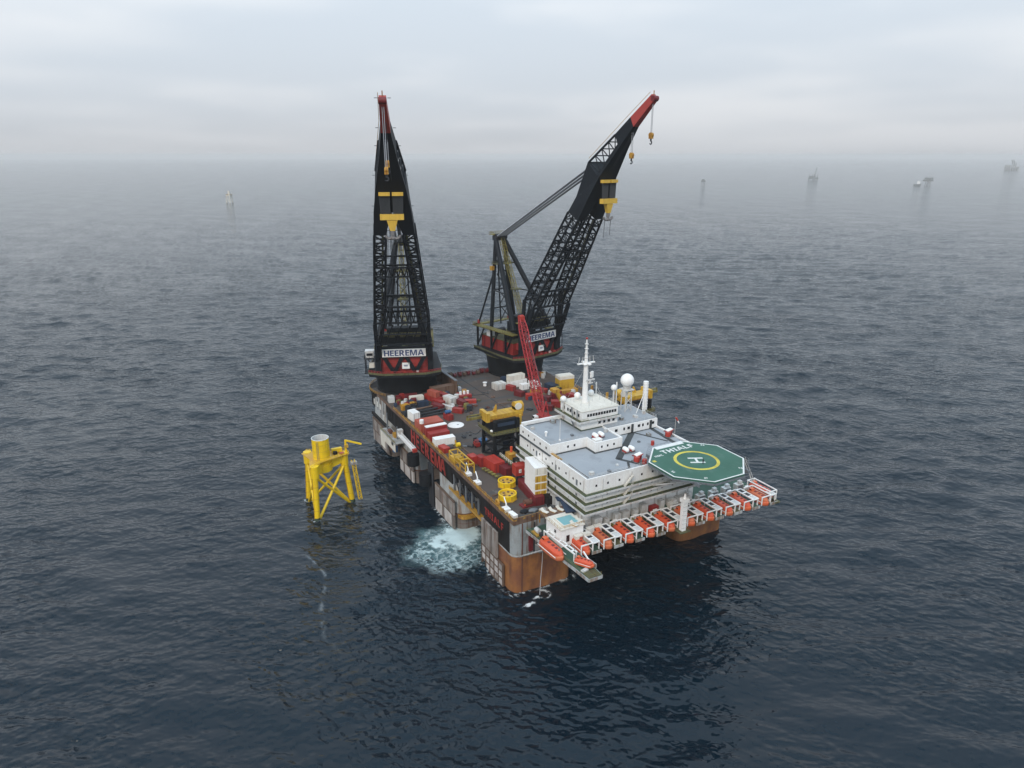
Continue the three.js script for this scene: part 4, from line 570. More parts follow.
  for (const u of [.0, .2, .56, .66]) for (const back of [0, 1]) { const [r, h, w] = at(u, back); P('boom_cross_beam', beam(B(-w, r, h), B(w, r, h), u == .56 || u == .66 ? .7 : .9), M.blackCrane, boom); }
  for (const [u0, u1] of [[0, .2], [.56, .66]]) for (let k = 0; k < 6; k++) { const a = at(u0, 0), b = at(u1, 0), w0 = -7.6 + k * 2.6; P('boom_cross_lace', bar(B(w0, a[0], a[1]), B(w0 + 1.3, b[0], b[1]), .26, 5), M.blackCrane, boom); P('boom_cross_lace', bar(B(w0 + 2.6, a[0], a[1]), B(w0 + 1.3, b[0], b[1]), .26, 5), M.blackCrane, boom); }
  for (let k = 0; k < 2; k++) { P('foot_cross_beam', beam(B(-12.4, 25.6 + k, 56 + k * 5), B(12.4, 25.6 + k, 56 + k * 5), .6), M.blackCrane, boom); P('foot_lace', [0, 1, 2, 3, 4, 5].map(q => bar(B(-12 + q * 4, 25.4, 56), B(-8 + q * 4, 27.6, 66), .28, 5)), M.blackCrane, boom); }
  const sec = (ur, uh, br, bh, w0, w1) => [B(w0, ur, uh), B(w1, ur, uh), B(w1, br, bh), B(w0, br, bh)];
  const plate = P('boom_plating', [quadbox(sec(53, 110.5, 46.8, 114.1, -8, -3.4), sec(58, 120, 51, 121, -7.2, -.35)), quadbox(sec(53, 110.5, 46.8, 114.1, 3.4, 8), sec(58, 120, 51, 121, .35, 7.2)), quadbox(sec(58, 120, 51, 121, -7.2, 7.2), sec(62.6, 129, 56, 135.6, -5.7, 5.7))], M.blackCrane, t);
  P('underside_plate', quadbox(sec(62.6, 129, 61.6, 130, -5.7, 5.7), sec(71, 141, 70.2, 141.8, -3.1, 3.1)), M.blackCrane, plate);
  P('upper_plating', quadbox(sec(71, 141, 68.6, 146.6, -3.1, 3.1), sec(77.2, 149.3, 75.4, 153.1, -1.7, 1.7)), M.blackCrane, plate);
  for (const s of [-1, 1]) { P('window_chord', [bar(B(s * 5.5, 56.4, 135.4), B(s * 3, 68.8, 146.4), .5, 7)], M.blackCrane, plate); for (let k = 0; k < 4; k++) { const a = k / 4, b = (k + .5) / 4, c = (k + 1) / 4, up = q => B(s * mix(5.5, 3, q), mix(56.4, 68.8, q), mix(135.4, 146.4, q)), dn = q => B(s * mix(5.5, 3, q), mix(61.8, 70.4, q), mix(129.8, 141.5, q)); P('window_lace', [bar(up(a), dn(b), .24, 5), bar(dn(b), up(c), .24, 5)], M.blackCrane, plate); } }
  for (let k = 0; k < 5; k++) { const q = k / 4, w = mix(5.5, 3, q); P('window_tie', bar(B(-w, mix(56.4, 68.8, q), mix(135.4, 146.4, q)), B(w, mix(56.4, 68.8, q), mix(135.4, 146.4, q)), .25, 5), M.blackCrane, plate); }
  P('boom_tip', quadbox(sec(77.22, 149.34, 75.42, 153.12, -1.68, 1.68), sec(86.6, 158.8, 85.4, 161.2, -1.2, 1.2)), M.redTip, t);
  P('tip_sheave', cyl(1.1, 1.1, 2.6, 0, -1.3, 0, 16).rotateZ(Math.PI / 2).translate(...B(0, 86.2, 159.6).toArray()), M.redDark, t); P('tip_lamp', bar(B(0, 85.6, 161), B(0, 85.6, 162.6), .2, 6), M.amber, t);
  P('boom_rail', [bar(B(-2.2, 74, 153.2), B(-1.5, 85, 162), .1, 5), bar(B(-5.6, 56.4, 137), B(-2.2, 74, 153.2), .1, 5)], M.amber, t);
  for (const s of [-1, 1]) for (const [r, h, w] of [[86, 160.4, 1.6], [75, 151, 2.4], [68, 144.8, 3.6], [60, 134, 5.6], [54, 122, 7]]) P('lamp_arm', bar(B(s * w, r, h), B(s * (w + 1.1), r, h), .1, 5), M.steelDark, t);
  // luffing tackle
  for (const w of [-3, 0, 3]) P('luffing_ropes', [-.55, 0, .55].map(q => bar(L(w * .8 + q, -12, 97.6), B(w + q, 54.5, 133.2), .36, 6)), M.rope, t);
  for (const w of [-2.2, -1.8, -1.4, 1.4, 1.8, 2.2]) P('hoist_wire', bar(L(w * 1.6, 11, 57.6), B(w * .7, 60.5, 127), .11, 5), M.ropeDark, t);
  for (const w of [-.5, .5]) P('whip_wire', bar(B(w, 61.5, 128), B(w, 85.4, 159), .09, 5), M.ropeDark, t);
  for (let k = 0; k < 3; k++) P('boom_walkway', [beam(B(-3, 50 + k * .2, 112 + k * 3), B(3, 50 + k * .2, 112 + k * 3), .5, .2)], M.oliveDark, t);
  // main block, hanging plumb
  const c = B(0, 63.8, 127.6), c0 = V(0, c.y, c.z);
  for (const s of [-1, 1]) { P('upper_sheaves', [bx(4.1, 1.3, 2, s * 2.45, c0.y, c0.z)], M.blockYellow, t); for (let k = 0; k < 9; k++) P('hoist_rope', bar(V(s * (.7 + k * .45), c0.y - .5, c0.z), V(s * (.7 + k * .41), c0.y - 7.2, c0.z), .17, 5), M.ropeDark, t); }
  const blk = P('main_block', [bx(8.8, 2.1, 2.3, 0, c0.y - 8.3, c0.z), quadbox([V(-2, c0.y - 9.5, c0.z - 1), V(2, c0.y - 9.5, c0.z - 1), V(2, c0.y - 9.5, c0.z + 1), V(-2, c0.y - 9.5, c0.z + 1)], [V(-.9, c0.y - 13.4, c0.z - .7), V(.9, c0.y - 13.4, c0.z - .7), V(.9, c0.y - 13.4, c0.z + .7), V(-.9, c0.y - 13.4, c0.z + .7)])], M.blockYellow, t);
  P('ramshorn_hook', [cyl(.8, .8, 1.6, 0, c0.y - 15, c0.z, 10), ...[-1, 1].map(s => new THREE.TorusGeometry(1.3, .5, 8, 14, Math.PI).rotateZ(Math.PI).translate(s * 1.35, c0.y - 15, c0.z)), ball(.7, 0, c0.y - 16.2, c0.z, 10, 8)], M.hook, blk);
  P('sling', [bar(V(-1.9, c0.y - 15.4, c0.z), V(-2.4, c0.y - 24, c0.z), .12, 5), bar(V(1.9, c0.y - 15.4, c0.z), V(1.4, c0.y - 23, c0.z), .12, 5)], M.ropeDark, blk);
  // whip and auxiliary blocks
  for (const [r, h, dy, w, q0] of [[85.4, 158.8, drops[0], .3, -.9], [75.6, 147.2, drops[1], .4, .9]]) { const p = B(0, r, h); P('whip_rope', [bar(V(-w, p.y, p.z), V(-w, p.y - dy, p.z), .12, 5), bar(V(w, p.y, p.z), V(w, p.y - dy, p.z), .12, 5)], M.rope, t); const q = P('whip_block', [cyl(1.0, 1.0, 1.1, 0, -.55, 0, 14).rotateZ(Math.PI / 2).translate(0, p.y - dy - .8, p.z), bx(1.3, 2, 1.5, 0, p.y - dy - 1.2, p.z)], M.amber, t); P('whip_hook', [cyl(.35, .35, 1, 0, p.y - dy - 3.2, p.z, 8), new THREE.TorusGeometry(.6, .24, 6, 12, 4.4).rotateZ(-2.6).translate(0, p.y - dy - 3.7, p.z)], M.steelDark, q); }
  return t;
}
makeCrane('black heavy lift crane with its boom seen straight on, hook over the open deck', [17.6, -148], -.366, -.065, -1, [20, 7]);
makeCrane('black heavy lift crane with boom slanting over the sea behind the red crane', [79, -146], .2, 0, 1, [12, 8]);

// ------------------------------------------------------------------ yellow topped gantries
function gantry(cx, cz, s, label) {
  const t = thing('gantry_tower', label, 'gantry', [cx, DK, cz], 'yellow topped gantry towers'), X = x => cx + s * x;
  for (const [x, z] of [[-5.2, -5], [5.2, -5], [-5.2, 5], [5.2, 5]]) P('leg', beam(V(X(x), DK, cz + z), V(X(x * .94), 45, cz + z * .94), 1.1), M.black, t);
  for (let k = 0; k < 3; k++) for (const z of [-5, 5]) P('brace', [beam(V(X(-5), DK + k * 4.2, cz + z), V(X(5), DK + 4 + k * 4.2, cz + z), .5), beam(V(X(5), DK + k * 4.2, cz + z), V(X(-5), DK + 4 + k * 4.2, cz + z), .5)], M.black, t);
  for (let k = 0; k < 3; k++) for (const x of [-5, 5]) P('brace', [beam(V(X(x), DK + k * 4.2, cz - 5), V(X(x), DK + 4 + k * 4.2, cz + 5), .5)], M.black, t);
  for (const h of [31.2, 35.4]) P('inner_floor', bx(9.6, .3, 9.2, cx, h, cz), M.steelDark, t); P('inner_duct', bx(2, 8, 1, X(-2), DK + 5, cz + 3), M.steel, t); P('inner_duct', bx(1.4, 10, 1.2, X(3.4), DK + 5.4, cz + 2.6), M.steelDark, t); P('hydraulic_unit', bx(4, 3, 5, X(-1), DK + 1.6, cz - .6), M.steelDark, t); P('hydraulic_unit', bx(5, 2.6, 4, X(1), 32.7, cz - .8), M.blueDark, t); P('cable_drum', cyl(1.6, 1.6, 3, 0, -1.5, 0, 16).rotateZ(Math.PI / 2).translate(X(-1.4), 37.2, cz), M.steelDark, t);
  P('platform', bx(13.6, .4, 12.8, cx, 39.6, cz), M.oliveDark, t); P('platform_rail', rails([V(cx - 6.7, 39.8, cz - 6.2), V(cx - 6.7, 39.8, cz + 6.2), V(cx + 6.7, 39.8, cz + 6.2), V(cx + 6.7, 39.8, cz - 6.2)], 1.2, 1.4, .09), M.olive, t);
  P('dark_top_box', bx(9.6, 5.2, 8.6, cx, 42.3, cz), M.blackCrane, t); P('room_window', bx(7.2, 1.4, .2, cx, 43, cz + 4.4), M.blueDark, t); P('side_lamp', ball(.6, X(-6), 40.8, cz + 4, 8, 6), M.white, t);  // black cab box; at the far gantry it paints a dark open interior
  P('top_girder', bx(15.4, 1.5, 5.2, X(.6), 46.1, cz), M.yellow, t); P('girder_web', bx(15.4, 1.1, .3, X(.6), 44.95, cz + 2.5), M.amber, t);
  P('end_plate', bx(1.4, 4, 6.2, X(-6.8), 46.4, cz), M.yellow, t); P('fin', quadbox([V(X(-2.6), 46.9, cz - 2), V(X(-1), 46.9, cz - 2), V(X(-1), 46.9, cz - 1.4), V(X(-2.6), 46.9, cz - 1.4)], [V(X(-1.3), 49.6, cz - 2), V(X(-1), 49.6, cz - 2), V(X(-1), 49.6, cz - 1.4), V(X(-1.3), 49.6, cz - 1.4)]), M.yellow, t);
  P('drum_housing', [cyl(1.9, 1.9, 3.4, 0, -1.7, 0, 20).rotateZ(Math.PI / 2).translate(X(7.4), 48.4, cz), bx(3.4, 2, 3.6, X(7.4), 47, cz)], M.yellow, t); P('drum_cap', cyl(1.5, 1.5, .3, 0, 0, 0, 18).rotateX(Math.PI / 2).translate(X(6.6), 48.8, cz + 1.9), M.cream, t);
  P('outrigger', [bx(6.5, 1, 1, X(-10.4), 45.4, cz - 1.6), bx(6.5, .4, .4, X(-10.4), 46.8, cz - 1.6), bx(.4, 1.6, .4, X(-13.4), 46.2, cz - 1.6)], M.olive, t);
  t.scale.y = .9; P('column', bx(.9, 7, .9, X(6.6), 42, cz + 3.4), M.yellow, t); P('stair', [beam(V(X(7), 39.6, cz + 5), V(X(10.4), 33.6, cz + 8), 1, .25), ...rails([V(X(7), 39.6, cz + 5.5), V(X(10.4), 33.6, cz + 8.5)], 1, 1.2, .07)], M.cream, t);
}
gantry(20.6, -49, 1, 'black gantry tower with yellow top girder beside the red deck boxes');
gantry(78.5, -42, -1, 'black gantry tower with amber top girder behind the radome tower');

// ------------------------------------------------------------------ red lattice crane amidships
{
  const t = thing('deck_crane', 'red lattice boom deck crane standing amidships behind the white block', 'crane', [50.2, DK, -66.6]);
  const a = V(50.6, 32, -69), b = V(60.0, 66.0, -105), f = (w, v) => u => { const wd = u < .12 ? mix(.5, 1.5, u / .12) : u > .88 ? mix(1.5, .9, (u - .88) / .12) : 1.5; return a.clone().lerp(b, u).add(V(w * wd, v * wd * .6, v * wd * .8)); };
  const tr = lattice([f(-1, -1), f(1, -1), f(1, 1), f(-1, 1)], 20, .26, .16), bm = P('boom_lacing', tr.lace, M.lattRed, t); tr.chords.forEach(c => P('boom_chord', c, M.lattRed, bm));
  P('boom_head', [cyl(1.2, 1.2, 2.2, 0, -1.1, 0, 14).rotateZ(Math.PI / 2).translate(b.x, b.y + .4, b.z), bx(2.4, 2.4, 2, b.x, b.y, b.z + .5)], M.redBright, t);
  P('pedestal', cyl(2, 1.8, 2.4, 50.2, DK, -66.6, 20), M.redDark, t); P('house', [bx(4.6, 3.2, 7, 50.2, 31, -65.4)], M.red, t); P('cab', bx(1.8, 2.2, 2.2, 47.2, 31, -68), M.white, t); P('cab_window', bx(1.9, 1, 1.7, 47.2, 31.4, -68.6), M.glass, t);
  P('back_mast', [bar(V(48.6, 32.5, -65), V(51, 38.6, -66), .3, 7), bar(V(51.8, 32.5, -65), V(51, 38.6, -66), .3, 7)], M.lattRed, t); P('pendant', [bar(V(51, 38.4, -66), b, .1, 5), bar(V(51.5, 38.4, -66), b.clone().add(V(.6, 0, 0)), .1, 5)], M.ropeDark, t);
}

// ------------------------------------------------------------------ deck cargo
function container(x, z, turn, w, h, l, m, label, y = DK, group, endMat) { // l along local z
  const t = thing('container', label, 'container', [x, y, z], group, turn, true);
  P('shell', bx(w - .16, h - .16, l - .16, 0, h / 2, 0), m, t);
  P('frame', [[-1, -1], [1, -1], [1, 1], [-1, 1]].flatMap(([a, b]) => [bx(.24, h - .3, .24, a * (w / 2 - .12), h / 2, b * (l / 2 - .12))]).concat([-1, 1].flatMap(a => [bx(.24, .24, l, a * (w / 2 - .12), h - .12, 0), bx(.24, .24, l, a * (w / 2 - .12), .13, 0), bx(w - .48, .24, .24, 0, h - .12, a * (l / 2 - .12)), bx(w - .48, .24, .24, 0, .13, a * (l / 2 - .12))])), m, t);
  const n = Math.max(3, Math.round(l / .8)); for (const s of [-1, 1]) P('side_panel', [bx(.06, h - .5, l - .5, s * (w / 2 - .07), h / 2, 0), ...Array.from({ length: n }, (_, k) => bx(.1, h - .5, .3, s * (w / 2 - .04), h / 2, -l / 2 + .2 + (k + .5) * (l - .4) / n))], m, t);
  for (const s of [-1, 1]) P('door', bx(w / 2 - .3, h - .5, .1, s * (w / 4 - .07), h / 2, l / 2 - .04), endMat || m, t);
  P('lock_rod', [-.3, .3].map(s => bar(V(s * w, .3, l / 2 + .06), V(s * w, h - .3, l / 2 + .06), .05, 4)), M.steelDark, t);
  return t;
}
const H90 = Math.PI / 2, RC = 'red containers stacked beside the stern crane';
container(13, -122.2, H90 - .1, 2.8, 3, 6.6, M.cream, 'cream white container in front of the stern crane pedestal'); container(13.6, -115.4, H90 - .05, 2.5, 2.5, 5, M.blueDark, 'dark blue container beside the cream container');
for (const [x, z, y, m] of [[20, -121.5, DK, M.redBright], [21.4, -117.6, DK, M.red], [20.4, -112.6, DK, M.red], [18, -107.6, DK, M.redDark], [20.6, -119, DK + 2.7, M.salmon]]) container(x, z, .35, 2.8, 2.7, 6.2, m, 'red container in the jumbled pile by the stern crane', y, RC);
for (const [x, z, w, h, l, m, tn] of [[25.4, -120.4, 3, 3, 7, M.red, .3], [30.4, -108.6, 2.6, 2.4, 6, M.redDark, .2], [24.6, -99.6, 2.4, 2.2, 5, M.red, .7], [34.4, -107.4, 2.6, 2.2, 5.4, M.redBright, 1.2], [12, -127, 2.6, 2.6, 6, M.redDark, 1.4]]) container(x, z, tn, w, h, l, m, 'red bin scattered among the aft deck gear', DK, 'red bins on the aft deck');
for (const [x, z, w, h, l, m, tn] of [[64, -100, 3, 2.6, 7, M.redBright, 1.2], [69.6, -84.6, 3.4, 3, 8, M.red, 1.0], [75, -92, 3, 2.8, 6, M.redDark, .3], [62, -84, 2.6, 2.4, 6, M.redDark, .8], [81, -90, 3, 2.6, 7, M.red, .2]]) container(x, z, tn, w, h, l, m, 'red crate beyond the red lattice crane', DK, 'red crates beyond the lattice crane');
container(28.8, -126.6, H90 + .06, 4, 4.4, 13.6, M.brown, 'long brown open topped bin beside the stern bulwark', DK, 0, M.redDark);
container(26.4, -113.2, .3, 4, 3.4, 6, M.offwhite, 'white container between red piles on the aft deck'); container(22, -106.8, .5, 1.8, 1.8, 8, M.whiteDull, 'low narrow white bin beside the red pile');
{ const t = thing('pump_skid', 'red pump skid with three white tanks on top', 'machine', [34.6, DK, -115]); P('skid', bx(6, 2.6, 4.6, 34.6, DK + 1.3, -115), M.red, t); for (const k of [-1, 0, 1]) P('tank', cyl(.6, .6, 1.5, 34.6 + k * 1.9, DK + 2.6, -115, 12), M.white, t); P('panel', bx(2, 1.4, .2, 34.6, DK + 1.4, -112.6), M.redDark, t); P('pipe', bar(V(31.4, DK + .8, -112.8), V(37.8, DK + .8, -112.8), .3, 8), M.steelDark, t); }
container(31, -102.4, .4, 2.4, 2, 3.4, M.redDark, 'small dark red box alone on the aft deck'); container(17.4, -94, .2, 2.6, 2.6, 4.4, M.red, 'red box with a blue drum on top near the white disc');
single('blue_drum', 'blue drum lying on top of the red box near the white disc', 'drum', [cyl(.8, .8, 2.4, 0, -1.2, 0, 14).rotateZ(H90).translate(17.4, DK + 3.42, -94.4), ...[-.6, .6].map(k => cyl(.86, .86, .12, 0, 0, 0, 14).rotateZ(H90).translate(17.4 + k, DK + 3.42, -94.4))], M.blue, [17.4, DK + 2.6, -94.4]);
{ const t = thing('pipe_rack', 'rack of long dark pipes lying on the aft deck', 'pipe rack', [12.6, DK, -105]); for (let k = 0; k < 7; k++) P('pipe', bar(V(7.4, DK + .9 + (k % 2) * .7, -110 + k * 1.7), V(19.6, DK + .9 + (k % 2) * .7, -111.4 + k * 1.7), .42, 8), k % 3 == 1 ? M.brown : M.steelDark, t); for (const x of [9, 17.6]) P('bunk', bx(.5, .5, 13, x, DK + .25, -105.6), M.steelDark, t); for (const x of [9, 17.6]) for (const z of [-112, -99]) P('stanchion', bx(.4, 2.6, .4, x, DK + 1.3, z), M.steelDark, t); }
container(3.9, -101.2, .1, 3.4, 3.8, 5.6, M.white, 'upright white cabin at the deck edge near the fairlead');
container(5.6, -87, H90, 7.2, 4.2, 10.4, M.salmon, 'large faded red container at the deck edge'); container(5.4, -78.8, H90, 2.2, 4.6, 9.4, M.red, 'red container with a white roof strip at the deck edge');
single('white_roof_strip', 'white plank lid lying on a red container at the deck edge', 'lid', [bx(9.2, .3, 2.2, 5.4, DK + 4.76, -78.8), bx(9.2, .15, .2, 5.4, DK + 4.95, -78)], M.white, [5.4, DK + 4.6, -78.8]);
container(4.8, -74.6, H90, 3.6, 3.6, 8.6, M.red, 'red container between the lidded box and the white cabin'); container(4.6, -68.2, H90 - .06, 3.4, 3.5, 8.6, M.white, 'white office cabin with dark ports at the deck edge'); container(2.2, -62.4, .15, 2.8, 2.1, 4.6, M.redBright, 'low bright red box at the deck edge by the yellow frame');
single('small_white_drum', 'white drum on the corner of the faded red container', 'drum', [cyl(.9, .9, 1.6, 1.4, DK + 4.2, -84.6, 14), cyl(.95, .95, .15, 1.4, DK + 5.2, -84.6, 14)], M.white, [1.4, DK + 4.2, -84.6]);
{ const pr = [[0, .5], [2, .44], [3.2, .22], [3.6, .12], [3.6, 0]].map(([a, b]) => new THREE.Vector2(a, b)).reverse(); single('white_cover', 'shallow round white cover lying on the open brown deck', 'cover', [new THREE.LatheGeometry(pr, 40).translate(17.5, DK, -86)], M.white, [17.5, DK, -86]); }
{ const t = thing('tensioner', 'small yellow rope tensioner on the open deck near the rail', 'machine', [8.4, DK, -63.5]); P('base', bx(1.6, .6, 4.4, 8.4, DK + .3, -63.5), M.olive, t); P('drum', cyl(.9, .9, 1.5, 0, -.75, 0, 14).rotateZ(H90).translate(8.4, DK + 1.5, -62.6), M.yellowBright, t); P('arm', beam(V(8.4, DK + .8, -65), V(8.4, DK + 2.4, -65.4), .5), M.yellow, t); }
{ const t = thing('forklift', 'red forklift truck on the open deck', 'forklift', [15.6, DK, -61]); P('body', bx(1.9, 1.5, 2.8, 15.6, DK + 1.1, -60.6), M.red, t); P('canopy', bx(1.8, .15, 1.8, 15.6, DK + 2.7, -60.6), M.redDark, t); P('mast', bx(1.4, 3, .3, 15.6, DK + 1.7, -62.3), M.steelDark, t); for (const s of [-1, 1]) for (const q of [-1, 1]) P('wheel', cyl(.45, .45, .4, 0, -.2, 0, 12).rotateZ(H90).translate(15.6 + s, DK + .45, -60.6 + q * 1), M.black, t); P('canopy_post', [-1, 1].map(s => bar(V(15.6 + s * .8, DK + 1.8, -60), V(15.6 + s * .8, DK + 2.7, -60), .07, 4)), M.steelDark, t); }
{ const t = thing('water_tank', 'bright blue tank beside the black gantry tower', 'tank', [19, DK, -62]); P('tank', cyl(1.9, 1.9, 1.8, 19, DK + .2, -62, 18), M.blue, t); P('lid', cyl(.7, .7, .25, 19, DK + 2, -62, 12), M.blueDark, t); P('skid', bx(3.6, .2, 3.6, 19, DK + .1, -62), M.steelDark, t); }
{ const t = thing('boarding_frame', 'yellow boarding tower frame on the deck edge', 'frame', [2.4, DK, -46]); for (const z of [-54, -49, -44, -39]) { for (const x of [.9, 4.4]) P('post', beam(V(x, DK, z), V(x, DK + 3.8, z), .36), M.yellow, t); P('cross_bar', beam(V(.9, DK + 3.8, z), V(4.4, DK + 3.8, z), .36), M.yellow, t); } for (const x of [.9, 4.4]) { P('top_rail', beam(V(x, DK + 3.8, -54), V(x, DK + 3.8, -39), .36), M.yellow, t); P('mid_rail', beam(V(x, DK + 2, -54), V(x, DK + 2, -39), .22), M.amber, t); } P('deck_box', bx(3.6, 2.2, 4, 2.6, DK + 1.1, -51.4), M.yellow, t); for (const z of [-46.5, -41.6]) P('diagonal', beam(V(4.4, DK + .2, z - 2.4), V(4.4, DK + 3.6, z + 2.4), .25), M.amber, t); }
for (const [z, l] of [[-38.4, 'white rail davit beside the yellow boarding frame'], [-30.4, 'white rail davit standing alone on the deck edge'], [-8.2, 'white rail davit by the bow corner']]) { const t = thing('rail_davit', l, 'davit', [1.6, DK, z]); P('base', bx(2.2, 1.0, 2.6, 1.6, DK + .5, z), M.white, t); P('post', bar(V(1.6, DK + 1, z), V(1.8, DK + 2.4, z - .3), .26, 8), M.white, t); P('arm', bar(V(1.8, DK + 2.2, z - .3), V(2.2, DK + 3.6, z - 2.6), .2, 8), M.white, t); }
single('life_ring_box', 'amber ring shaped box on the rail near the bow corner', 'box', [new THREE.TorusGeometry(.9, .4, 8, 20).rotateY(H90).translate(.6, DK + 1.3, -12.4), bx(.8, .8, 1.6, .7, DK + .4, -12.4)], M.amber, [.6, DK, -12.4]); single('white_chest', 'white chest at the bow corner of the deck', 'chest', [bx(1.6, 1, 3.4, 1.7, DK + .55, -3.6, .1), bx(1.7, .15, 3.5, 1.7, DK + 1.1, -3.6, .1)], M.white, [1.7, DK, -3.6]);
container(7.2, -46.4, .12, 2.8, 3.6, 3.6, M.redBright, 'end red box in the row below the gantry tower'); container(9.6, -43.8, .12, 2.6, 3.8, 3.4, M.red, 'middle dark red box in the row below the gantry tower'); container(12.4, -38.6, .1, 4.6, 4, 7.6, M.redBright, 'big bright red box with white marks below the gantry tower'); container(14.4, -32.6, .1, 3.4, 3.2, 4.4, M.redDark, 'dark maroon box behind the yellow basket');
{ const t = thing('pallet_rack', 'low olive pallet rack in front of the red boxes', 'rack', [8.6, DK, -35]); for (let k = 0; k < 5; k++) P('slat', bx(1.6, .3, 1.1, 8.4 + k * .35, DK + .9, -39 + k * 2), M.olive, t); P('bearer', beam(V(8, DK + .5, -40), V(9.8, DK + .5, -30.4), .4), M.oliveDark, t); P('foot', [bx(.4, .5, .4, 8.1, DK + .25, -39), bx(.4, .5, .4, 9.6, DK + .25, -31)], M.oliveDark, t); }
for (const [x, z, l] of [[10.2, -24.2, 'round yellow rigging basket behind the other, next to the red boxes'], [5.9, -15.4, 'round yellow rigging basket standing on the open bow corner deck']]) {
  const t = thing('rigging_basket', l, 'basket', [x, DK, z]); P('drum_wall', [cyl(2.95, 3.1, 1.9, x, DK + .15, z, 32, true), cyl(2.7, 2.85, 1.9, x, DK + .15, z, 32, true)], M.yellowBright, t); P('top_rim', new THREE.TorusGeometry(2.98, .22, 8, 36).rotateX(H90).translate(x, DK + 2.05, z), M.yellowBright, t); P('base_flange', cyl(3.4, 3.4, .3, x, DK + .02, z, 8), M.yellow, t); P('lid', cyl(2.7, 2.7, .12, x, DK + 1.55, z, 24), M.yellow, t); for (let k = 0; k < 5; k++) P('socket', cyl(.42, .42, .3, x + 1.5 * Math.sin(k * 1.257), DK + 1.6, z + 1.5 * Math.cos(k * 1.257), 12), M.brown, t); for (let k = 0; k < 8; k++) P('rib', bx(.25, 1.8, .35, x + 3.05 * Math.sin(k * TAU / 8), DK + 1.1, z + 3.05 * Math.cos(k * TAU / 8), k * TAU / 8), M.yellow, t); P('lug', bx(1.2, .3, .5, x + 3.2, DK + 1.9, z - .6), M.amber, t);
}
{ // railed machine platform
  const t = thing('machine_platform', 'railed dark platform with an orange machine behind the red boxes', 'platform', [20, DK, -33]); P('deck', span(15.4, 22, 31, 31.3, -40, -26), M.oliveDark, t); P('rail', rails([V(15.5, 31.3, -39.8), V(15.5, 31.3, -26.2), V(21.8, 31.3, -26.2)], 1.2, 1.6, .09), M.cream, t); for (const x of [15.8, 21.6]) for (const z of [-39.4, -33, -26.6]) P('post', bx(.5, 4, .5, x, DK + 2, z), M.steelDark, t); P('engine', bx(3, 2, 3.6, 18.2, 32.4, -36), M.amber, t); P('exhaust', cyl(.5, .5, 2.2, 18.6, 33.3, -36.6, 10), M.orangeDeep, t); P('dark_unit', bx(4, 1.6, 5, 19, 32.2, -30), M.black, t);
}
container(16.4, -24.2, H90 - .1, 3.4, 3.8, 6.4, M.redBright, 'bright red container with a white emblem, raised in front of the white stack', 30.4); { const t = thing('emblem_panel', 'small white emblem plate on the raised red container', 'plate', [13.0, 32.5, -21.8]); t.rotation.y = 0; P('plate', bx(1.0, 1.3, .08, 14.6, 32.4, -22.36), M.white, t); P('mark', bx(.5, .2, .05, 14.6, 32.4, -22.3), M.red, t); }
container(14.0, -13.6, -.12, 3.4, 3.2, 15.4, M.redDark, 'long dark red ribbed open bin below the white stack');
single('container_stand', 'dark steel stand under the raised red container', 'stand', [...[13.6, 19].flatMap(x => [-25.4, -23].map(z => bx(.4, 3.4, .4, x, DK + 1.7, z))), bx(6.4, .3, 3.2, 16.4, 30.24, -24.2)], M.steelDark, [16.4, DK, -24.2]);
for (let k = 0; k < 4; k++) container(15.35, -12.6, -.16, 4.6, 2.75, 9.6, M.white, ['bottom white cabin of the four high stack with amber ends', 'second lowest white cabin of the stack with amber ends', 'third white cabin up in the stack with amber ends', 'topmost white cabin of the stack of four'][k], 28.7 + k * 2.78, 'white cabins stacked four high', k == 3 ? M.cream : M.yellow);
single('exhaust_stack', 'dark exhaust trunk between the white stack and the white block', 'exhaust', [cyl(1, 1, 12, 17.0, DK, -8.6, 16), cyl(1.2, 1.2, .5, 17.0, DK + 11.8, -8.6, 16), bx(2.4, 3, 3, 16.4, DK + 1.5, -6)], M.hullDark, [17, DK, -8.6]);
{ const t = thing('deck_winch', 'rusty mooring winch at the bow corner', 'winch', [9, DK, -7]); P('drum', cyl(1, 1, 2.6, 0, -1.3, 0, 16).rotateZ(H90).translate(9.6, DK + 1.2, -8), M.rustDark, t); P('bed', bx(5, .5, 3, 9.6, DK + .25, -8), M.redDark, t); P('arm', beam(V(8, DK + .8, -7), V(12.6, DK + 1.4, -10), .4), M.orangeDeep, t); P('gearbox', bx(1, 1.6, 1.8, 11.6, DK + .9, -7.6), M.redDark, t); }
for (const [x, z, l, m] of [[9.2, -3.6, 'grey tarpaulin heap beside the bow rail', M.steel], [12.6, -2.6, 'pale grey bundle of netting by the bow rail', M.greyPale], [6.4, -4.4, 'dark crate by the bow corner', M.black]]) single('cargo_heap', l, 'bundle', [ball(1, 0, 0, 0, 14, 10).scale(1.8, .5, 1.1).translate(x, DK + .42, z), bx(2.2, .5, 1.2, x + .4, DK + .26, z + .3, .5)], m, [x, DK, z]);
